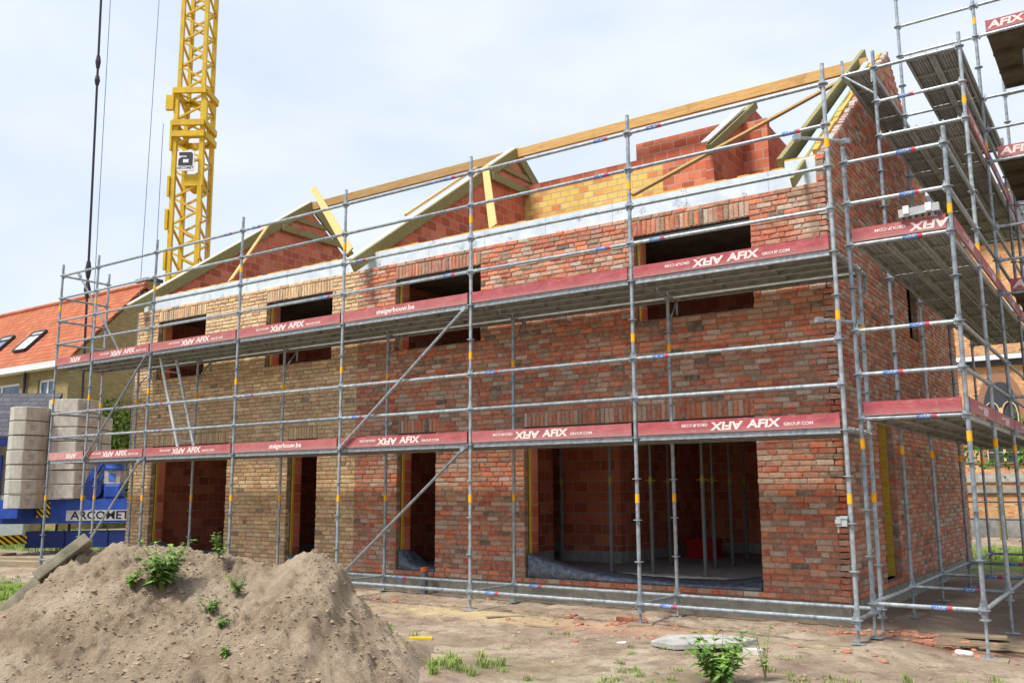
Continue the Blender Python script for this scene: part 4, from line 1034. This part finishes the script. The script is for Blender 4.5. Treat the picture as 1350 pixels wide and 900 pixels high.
for a, b, c, d in hops:
    fr = MB(); t_ = .12
    fr.box(a, b, HY0+.1, HY0+.2, c, c+t_); fr.box(a, b, HY0+.1, HY0+.2, d-t_, d); fr.box(a, a+t_, HY0+.1, HY0+.2, c+t_, d-t_); fr.box(b-t_, b, HY0+.1, HY0+.2, c+t_, d-t_); fr.box((a+b)/2-.07, (a+b)/2+.07, HY0+.1, HY0+.2, c+t_, d-t_); fr.box(a+t_, (a+b)/2-.07, HY0+.1, HY0+.2, c+.3, c+.42); fr.box((a+b)/2+.07, b-t_, HY0+.1, HY0+.2, c+.3, c+.42)
    fr.box(a-.05, b+.05, HY0-.06, HY0+.1, c-.08, c)
    wf = hl('window', fr, 'white'); _real_link('pane', MB().box(a+.02, b-.02, HY0+.14, HY0+.16, c+.02, d-.02).mesh('pane', 'glass'), wf)
ch = hl('chimney', MB().box(-43.9, -42.8, 19.25, 20.0, -.5, 13.2), 'oldbrick_x')
hl('chimney_cap', MB().box(-44.0, -42.7, 19.15, 20.1, 13.2, 13.38), 'dkgrey')
def skylight(x, y):
    z = HEZ+(y-HY0)*dz; d = Vector((0, 1, dz)).normalized(); n = Vector((0, -dz, 1)).normalized(); p = Vector((x, y, z))+n*.2
    f = MB(); 
    for sx in (-.62, .62): f.beam(p+Vector((sx, 0, 0)), p+Vector((sx, 0, 0))+d*1.5, .1, .12, n)
    for q in (0, 1.5, 1.15): f.beam(p+d*q+Vector((-.57, 0, 0)), p+d*q+Vector((.57, 0, 0)), .1, .12, n)
    o = hl('skylight', f, 'dkgrey'); g = MB().beam(p+d*.02, p+d*1.14, 1.14, .04, n); _real_link('pane', g.mesh('pane', 'white' if x > -44 else 'glass'), o)
    _real_link('blind', MB().beam(p+d*1.2, p+d*1.46, 1.14, .05, n).mesh('blind', 'ltgrey'), o)
skylight(-43.3, 12.75); skylight(-46.6, 12.8)
# ivy on the gable wall
def leaves(m, p, n_, r, nrm, size):
    for i in range(n_):
        q = p+Vector((random.gauss(0, r[0]), random.gauss(0, r[1]), random.gauss(0, r[2])))
        a = Vector((random.gauss(0, 1), random.gauss(0, 1), random.gauss(0, .6)))+Vector(nrm)*.8; a.normalize()
        t_ = a.orthogonal().normalized(); t_.rotate(Matrix.Rotation(random.random()*6.3, 3, a)); b = a.cross(t_); s_ = size*random.uniform(.6, 1.3)
        m.poly([q-t_*s_, q-b*s_*.5+a*s_*.15, q+t_*s_, q+b*s_*.5+a*s_*.15], [(0, 1, 2), (0, 2, 3)])
m = MB()
for i in range(2300):
    y, z = random.uniform(13.6, 20.0), random.uniform(0, 5.6)
    edge = 5.3+.6*noise.noise((y*.9, 0, 3)); 
    if z > edge: continue
    leaves(m, Vector((HX1+.12, y, z)), 3, (.12, .22, .22), (1, -.3, .3), .13)
iv = thing('climbing_plant', 'green climber covering the lower gable wall of the old yellow brick house', 'climber', (HX1, 15.5, 0))
def wl(name, mb_, mat, par, loc): o = _real_link(name, mb_.mesh(name, mat), par); o.location = -Vector(loc); return o
wl('foliage', m, 'ivy', iv, (HX1, 15.5, 0))
m = MB()
for y in (14.2, 15.4, 16.8, 18.2): m.tube((HX1+.04, y, -.3), (HX1+.04, y+.3, 4.6), .04, 6, .015)
wl('stem', m, 'stem', iv, (HX1, 15.5, 0))
# low slate-roofed building
L = thing('low_building', 'low slate roofed building with blue gutter and blue door at the left edge', 'building', ab(-15.9, 30, -.62), rz=math.atan2(.5691, .8223))
def ll(name, mb_, mat): return _real_link(name, mb_.mesh(name, mat), L)
ll('wall', MB().box(-26, -.3, .5, .8, 0, 3.6), 'concrete'); ll('base_panel', MB().box(-26, -.3, .42, .499, 0, 1.9), 'ltgrey')
ll('side_wall', MB().box(-.6, -.3, .801, 1.8, 0, 3.8), 'oldbrick_y')
ll('roof', MB().prism([(0, 3.72), (0, 3.84), (1.8, 5.45), (1.8, 5.30)], 'x', -26, 0), 'slate'); ll('gutter', MB().box(-26, 0, -.14, -.005, 3.50, 3.78), 'dkblue')
dr = ll('door', MB().box(-4.4, -1.15, .36, .415, .9, 3.2), 'blue')
for x in (-1.75, -2.6, -3.5): _real_link('door_pane', MB().box(x, x+.28, .33, .355, 1.1, 3.0).mesh('door_pane', 'glass'), dr)

# ------------------------------------------------------------------ right background: church-like brick building, garden wall, climber
BR = thing('brick_church', 'pale orange brick building with a tall pointed window behind the scaffold at the right edge', 'building', (-3.5, 45, 0))
def bl(name, mb_, mat, par=None): return wl(name, mb_, mat, par or BR, (-3.5, 45, 0) if par is None else (0, 0, 0))
bl('wall', MB().box(-16, 14, 45, 45.6, -1, 15.5), 'churchbrick_x'); bl('eaves_band', MB().box(-16, 14, 44.7, 44.99, 7.9, 8.5), 'dkgrey'); bl('eaves_gutter', MB().box(-16, 14, 44.5, 44.69, 8.2, 8.45), 'white')
bl('roof', MB().prism([(44.3, 15.3), (52, 20), (52, 20.2), (44.3, 15.6)], 'x', -16, 14), 'slate'); bl('upper_band', MB().box(-16, 14, 44.85, 44.999, 10.8, 11.4), 'ltgrey')
def arch(cx, w_, z0, zs, zt, n=10):
    pts = [(cx-w_, z0), (cx+w_, z0), (cx+w_, zs)]
    for i in range(1, n): t_ = i/n; pts.append((cx+w_*math.cos(t_*math.pi/2)**.8, zs+(zt-zs)*math.sin(t_*math.pi/2)))
    pts.append((cx, zt))
    for i in range(n-1, 0, -1): t_ = i/n; pts.append((cx-w_*math.cos(t_*math.pi/2)**.8, zs+(zt-zs)*math.sin(t_*math.pi/2)))
    pts.append((cx-w_, zs)); return pts
wf = bl('window_surround', MB().prism(arch(-3.4, 1.15, 2.6, 5.2, 7.5), 'y', 44.86, 44.995), 'brownstone')
gl = bl('window_glass', MB().prism(arch(-3.4, .85, 2.7, 5.2, 7.0), 'y', 44.80, 44.855), 'dkgrey')
m = MB().box(-3.46, -3.34, 44.72, 44.795, 2.7, 5.6)
for sx in (-1, 1):
    pr_ = [(-3.4+sx*.42+.36*math.cos(t_*math.pi/8), 5.3+.62*math.sin(t_*math.pi/8)) for t_ in range(9)]
    m.beam((-3.4+sx*.80, 44.76, 2.7), (-3.4+sx*.80, 44.76, 5.3), .06, .09, (0, 1, 0))
    for (xa, za), (xb, zb) in zip(pr_, pr_[1:]): m.beam((xa, 44.76, za), (xb, 44.76, zb), .06, .09, (0, 1, 0))
m.obj('window_tracery', 'churchbrick_x', None) if 0 else bl('window_tracery', m, 'foamless')
for z in (3.2, 3.7, 4.2, 4.7): bl('glazing_bar', MB().box(-4.2, -2.6, 44.775, 44.798, z, z+.05), 'ltgrey')
GW = thing('garden_wall', 'low brick garden wall with stone coping and pale plinth beyond the scaffold at the right', 'wall', (0, 25, 0))
def gl_(n_, m_, mt): return wl(n_, m_, mt, GW, (0, 25, 0))
gl_('brickwork', MB().box(-14, 10, 25, 25.3, -.6, 1.55), 'churchbrick_x'); gl_('coping', MB().box(-14, 10, 24.93, 25.37, 1.55, 1.85), 'slab'); gl_('band', MB().box(-14, 10, 24.9, 24.999, 1.2, 1.42), 'concrete'); gl_('plinth', MB().box(-14, 10, 24.8, 24.999, -.6, .35), 'slab')
FN = thing('railing', 'thin dark horizontal railing in front of the garden wall at the right edge', 'railing', (0, 20, 0))
for z in (.95, .45, 1.2): wl('rail', MB().tube((-9, 20, z), (8, 20, z), .025, 6), 'dkgrey', FN, (0, 20, 0))
for x in range(-8, 9, 2): wl('post', MB().tube((x, 20, -.4), (x, 20, 1.25), .03, 6), 'dkgrey', FN, (0, 20, 0))
tr = thing('pleached_tree', 'leafy green branches spreading above the garden wall at the right edge', 'tree', (-1.2, 22.5, -.3))
m = MB()
for i in range(520):
    x = random.uniform(-5.5, 5.5); z = random.uniform(2.15, 3.5)
    if noise.noise((x*.8, z*1.2, 6)) < -.15: continue
    leaves(m, Vector((x, 22.5+random.gauss(0, .35), z-.35*max(0, noise.noise((x*1.5, 1, 1))))), 9, (.22, .25, .2), (0, -.6, .5), .085)
wl('crown', m, 'leaf_dark', tr, (-1.2, 22.5, -.3))
m = MB().tube((-1.2, 22.5, -.35), (-1.2, 22.5, 2.4), .11, 8, .07)
for s_ in (-1, 1):
    for z in (2.3, 2.8, 3.2): m.tube((-1.2, 22.5, z-.2), (-1.2+s_*5, 22.5, z), .05, 6, .02)
wl('trunk', m, 'stem', tr, (-1.2, 22.5, -.3))

# ------------------------------------------------------------------ loose things on the ground
def loose(name, m, mat, loc, rot, lab, cat, group=None, bv=.006):
    o = _real_link(name, m.mesh(name, mat)); o.location = loc; o.rotation_euler = rot
    if bv: bevel(o, bv, 2)
    return setp(o, lab, cat, group)
# two concrete kerbs leaning on the heap
def hpz(a, b): return heap(a, b)
def leaning(a0, b0, a1, b1, dz0, dz1, w_, t_, lab):
    p, q = ab(a0, b0, hpz(a0, b0)+dz0), ab(a1, b1, hpz(a1, b1)+dz1); L_ = (q-p).length
    m = MB().box(0, L_, -w_/2, w_/2, -t_/2, t_/2); o = _real_link('concrete_kerb', m.mesh('concrete_kerb', 'old_concrete'), None, place(p, q)); bevel(o, .01, 2)
    return setp(o, lab, 'concrete kerb', 'concrete kerbs leaning on the sand heap')
def leanpx(p, q, w_, t_, roll, lab):
    p, q = Vector(p), Vector(q); L_ = (q-p).length
    m = MB().box(0, L_, -w_/2, w_/2, -t_/2, t_/2); o = _real_link('concrete_kerb', m.mesh('concrete_kerb', 'old_concrete'), None, place(p, q) @ Matrix.Rotation(roll, 4, 'X')); bevel(o, .01, 2)
    return setp(o, lab, 'concrete kerb', 'concrete kerbs leaning on the sand heap')
leanpx(ab(-4.72, 8.58, .20), ab(-4.07, 8.80, .88), .26, .10, R(-25), 'long grey concrete kerb leaning on the left flank of the sand heap, lower one')
leanpx(ab(-4.34, 8.46, .60), ab(-3.98, 8.66, .94), .16, .10, R(-25), 'short grey concrete kerb lying over the top left of the sand heap')
# paving slab
m = MB(); pts = [(-.50, -.18), (-.22, -.34), (.42, -.16), (.56, .04), (.20, .20), (-.40, .16)]; m.prism(pts, 'z', 0, .055)
loose('paving_slab', m, 'slab', (-1.30, -1.05, gz(-1.3, -1.05)+.05), (R(3), R(-2), R(12)), 'broken flat grey paving slab lying on the soil in the foreground', 'slab')
loose('concrete_lump', MB().box(-.09, .09, -.05, .05, 0, .06), 'board_white', (-.72, -1.18, gz(-.72, -1.18)), (0, 0, .5), 'small pale concrete lump at the right end of the broken paving slab', 'concrete lump')
bk = [(-2.86, .20, .2, 'red brick lying by the third scaffold foot from the corner, left of the other brick'), (-2.70, .26, .5, 'red brick lying by the scaffold foot, right of the other brick')]
for x, y, r_, lab in bk: loose('brick', MB().box(-.1, .1, -.048, .048, 0, .065), 'brickred', (x, y, gz(x, y)-.005), (0, 0, r_), lab, 'brick', 'bricks lying by the scaffold foot')
loose('yellow_offcut', MB().box(-.13, .13, -.025, .025, 0, .03), 'yellow_plastic', (-4.12, -2.22, gz(-4.12, -2.22)), (0, 0, .62), 'small yellow plastic offcut lying on the soil right of the sand heap', 'offcut')
for i, (x, y, r_, L_, w_, lab) in enumerate([(-5.15, -.02, .1, .45, .22, 'square wooden sole plate under the scaffold foot right of the sand heap'), (-.22, -.02, .1, .5, .2, 'wooden sole plate under the corner foot of the front scaffold'), (1.16, .386, .05, .36, .22, 'pale wooden sole plate under the right front foot of the gable scaffold'), (-2.54, 0, .3, .3, .2, 'small wooden sole plate beside the two loose bricks'), (.55, 1.55, .15, 1.3, .2, 'long grey plank on the soil below the gable scaffold')]):
    loose('wooden_plank', MB().box(-L_/2, L_/2, -w_/2, w_/2, 0, .03), 'wood_old', (x, y, gz(x, y)-.015), (0, 0, r_), lab, 'plank', 'planks lying under the scaffolds', .004)
loose('crumpled_bag', MB().prism(octo(0, 0, .18, .1, .03), 'z', 0, .05), 'white', (.93, .42, gz(.93, .42)), (0, .1, .4), 'small crumpled white bag by the right front foot of the gable scaffold', 'bag', None, .02)
m = MB()
for i in range(14): 
    a = random.uniform(-.5, .5); m.beam((random.uniform(-.5, .1), random.uniform(-.15, .15), .02+.01*i/4), (random.uniform(.1, .7), random.uniform(-.15, .15), .03+.01*i/4), .02, .012)
loose('twigs', m, 'wood_old', (1.05, .85, gz(1.05, .85)), (0, 0, .1), 'bundle of dry twigs behind the right front foot of the gable scaffold', 'twigs', None, 0)
dp = loose('debris_plank', MB().box(-.18, .18, -.05, .05, 0, .02), 'wood_old', (-4.75, .12, gz(-4.75, .12)), (0, 0, .5), 'dark splinter of wood right of the sole plate near the sand heap', 'wood splinter')

for i, (x, y, r_, L_, w_, lab) in enumerate([(-4.3, -.35, .9, .5, .05, 'thin grey lath lying on the soil right of the sand heap'), (-3.6, -.6, .3, .34, .07, 'short weathered board offcut on the soil between heap and loose bricks'), (-.35, -.35, -.2, .42, .06, 'narrow weathered board offcut in front of the corner scaffold foot')]):
    loose('wooden_offcut', MB().box(-L_/2, L_/2, -w_/2, w_/2, 0, .018), 'wood_old', (x, y, gz(x, y)), (0, .02, r_), lab, 'offcut', 'wooden offcuts on the soil', .003)
loose('paper_scrap', MB().poly([(-.05, -.03, 0), (.05, -.035, .004), (.06, .03, .012), (-.04, .035, .002), (-.05, -.03, .003), (.05, -.035, .007), (.06, .03, .015), (-.04, .035, .005)], [(0, 3, 2, 1), (4, 5, 6, 7), (0, 1, 5, 4), (1, 2, 6, 5), (2, 3, 7, 6), (3, 0, 4, 7)]), 'white', (-2.15, -1.25, gz(-2.15, -1.25)+.004), (0, 0, .3), 'small white scrap of paper on the soil left of the broken paving slab', 'paper', None, 0)
# weeds
def weed(loc, lab, n=7, h=.35, sp=.16, ls=.045, seed=1, mat='leaf', group='weeds growing on the sand heap'):
    random.seed(seed); o = thing('weed', lab, 'weed', loc, group); st = MB(); lf = MB()
    for i in range(n):
        an = random.random()*6.28; rr = random.uniform(.2, 1)*sp; hh = h*random.uniform(.55, 1.05)
        p0 = Vector((math.cos(an)*.02, math.sin(an)*.02, -.03)); prev = p0; K_ = 7
        for k in range(1, K_+1):
            t_ = k/K_; p = Vector((math.cos(an)*rr*t_**1.3, math.sin(an)*rr*t_**1.3, hh*t_))
            st.tube(prev, p, .004*(1.2-t_*.7), 5, .004*(1.2-(k+1)/K_*.7), False); prev = p
            if k > 1:
                for q in range(3):
                    b = random.random()*6.28; d = Vector((math.cos(b), math.sin(b), random.uniform(-.15, .7))).normalized(); s_ = ls*(1.25-t_*.6)*random.uniform(.7, 1.3)
                    sd_ = d.cross(Vector((0, 0, 1))).normalized()*s_*.42; tip = p+d*s_*2+Vector((0, 0, -s_*.4)); mid = p+d*s_*.9+Vector((0, 0, s_*.15))
                    lf.poly([p, mid+sd_-Vector((0, 0, s_*.1)), tip, mid-sd_-Vector((0, 0, s_*.1)), mid], [(0, 1, 4), (1, 2, 4), (2, 3, 4), (3, 0, 4)])
    _real_link('stem', st.mesh('stem', 'stem'), o); _real_link('leaves', lf.mesh('leaves', mat), o)
def hw(a, b): return ab(a, b, heap(a, b))
weed(hw(-3.12, 8.25), 'largest leafy weed, on the crest of the sand heap before the yellow house', 30, .42, .28, .055, 3)
weed(hw(-3.38, 8.2), 'low weed just left of the largest weed on the sand heap', 6, .16, .12, .035, 4)
weed(hw(-2.78, 8.75), 'upright weed on the sand heap right of the largest one, by the doorway edge', 5, .24, .08, .035, 5)
weed(hw(-2.45, 8.3), 'small pale weed in the dip of the sand heap', 6, .17, .12, .03, 6)
weed(hw(-2.58, 8.0), 'low spreading weed in the dip of the sand heap, left of its companion', 6, .12, .14, .026, 7)
weed(hw(-2.42, 7.75), 'tiny weed below the dip of the sand heap', 5, .10, .06, .03, 8)
weed(hw(-2.25, 7.35), 'small tuft like weed low on the front of the sand heap', 7, .09, .05, .024, 9)
gwd = 'weeds growing on the bare soil'
weed((-.42, -2.75, gz(-.4, -2.7)), 'leafy weed at the bottom edge in front of the broken paving slab', 30, .40, .30, .06, 11, 'leaf', gwd)
weed((-.18, -2.35, gz(-.2, -2.3)), 'tall thin flowering weed just right of the leafy one at the bottom edge', 4, .5, .12, .03, 12, 'leaf', gwd)
weed((-4.5, -2.35, gz(-4.5, -2.35)), 'small weed at the right toe of the sand heap', 7, .14, .10, .035, 13, 'leaf', gwd)
weed((-9.6, -3.6, gz(-9.6, -3.6)), 'low weed patch left of the concrete kerbs', 16, .30, .45, .05, 14, 'leaf', gwd)
weed((-8.75, -4.3, gz(-8.75, -4.3)), 'bright low weed at the left edge in the foreground', 14, .20, .30, .045, 15, 'leaf', gwd)
random.seed(23)
# grass
def tuft(m, x, y, n, r, h, k=1):
    for c_ in range(max(1, int(n/14))):
        cx_, cy_ = random.gauss(x, r), random.gauss(y, r)
        for i in range(int(30*k)):
            px_, py_ = random.gauss(cx_, .028), random.gauss(cy_, .028); z = gz(px_, py_)-.008; an = random.random()*6.28; hh = h*random.uniform(.35, 1.1); w_ = .0028+hh*.012
            d = Vector((math.cos(an), math.sin(an), 0)); s_ = Vector((-d.y, d.x, 0))*w_; p = Vector((px_, py_, z)); ln_ = random.uniform(.3, 1.1)
            q = p+Vector((0, 0, hh*.6))+d*hh*.35*ln_; t_ = p+Vector((0, 0, hh*(1-.3*ln_)))+d*hh*ln_
            m.poly([p-s_, p+s_, q+s_*.7, q-s_*.7, t_], [(0, 1, 2, 3), (3, 2, 4)])
m = MB()
for x, y, n, r, h in [(-2.85, -3.3, 260, .20, .11), (-2.5, -3.2, 80, .2, .13), (-1.0, -2.6, 120, .2, .07), (.3, -2.1, 120, .25, .07), (-3.05, -1.1, 30, .08, .07), (-3.0, -2.0, 26, .10, .06), (-2.1, -3.3, 40, .2, .08), (-1.4, -2.9, 60, .25, .07), (-.9, -2.1, 60, .25, .06), (.15, -1.9, 110, .28, .06), (.6, -1.9, 40, .2, .07), (1.5, -.7, 60, .2, .08), (-1.7, -1.6, 50, .2, .07), (-4.3, -2.6, 50, .25, .08), (.9, -1.2, 14, .1, .15), (1.3, -1.2, 16, .12, .15), (-4.1, -.2, 20, .3, .04), (-.2, -1.3, 70, .35, .04)]: tuft(m, x, y, n, r, h)
setp(m.obj('grass_tufts', 'grass'), 'sparse tufts of grass on the bare soil in the foreground', 'grass', kind='stuff')
m = MB()
for i in range(900):
    x, y = random.gauss(-13.2, 2.2), random.gauss(-2.6, 1.0)
    if noise.noise((x*.8, y*.8, 12)) > -.05: tuft(m, x, y, 9, .1, .09, .5)
for i in range(200): tuft(m, random.gauss(-9.3, .8), random.gauss(-4, .4), 9, .12, .12)
for i in range(1500):
    x, y = random.uniform(-36, -21), random.uniform(3.5, 11)
    if (x+36)*.16+y > 4.2 and noise.noise((x*.4, y*.4, 15)) > -.3: tuft(m, x, y, 7, .35, .26, .35)
for i in range(700): tuft(m, random.uniform(-6, 6), random.uniform(11.5, 19), 6, .3, .14, .5)
setp(m.obj('rough_grass', 'grass'), 'rough bright green grass behind the scaffold feet and around the crane', 'grass', kind='stuff')
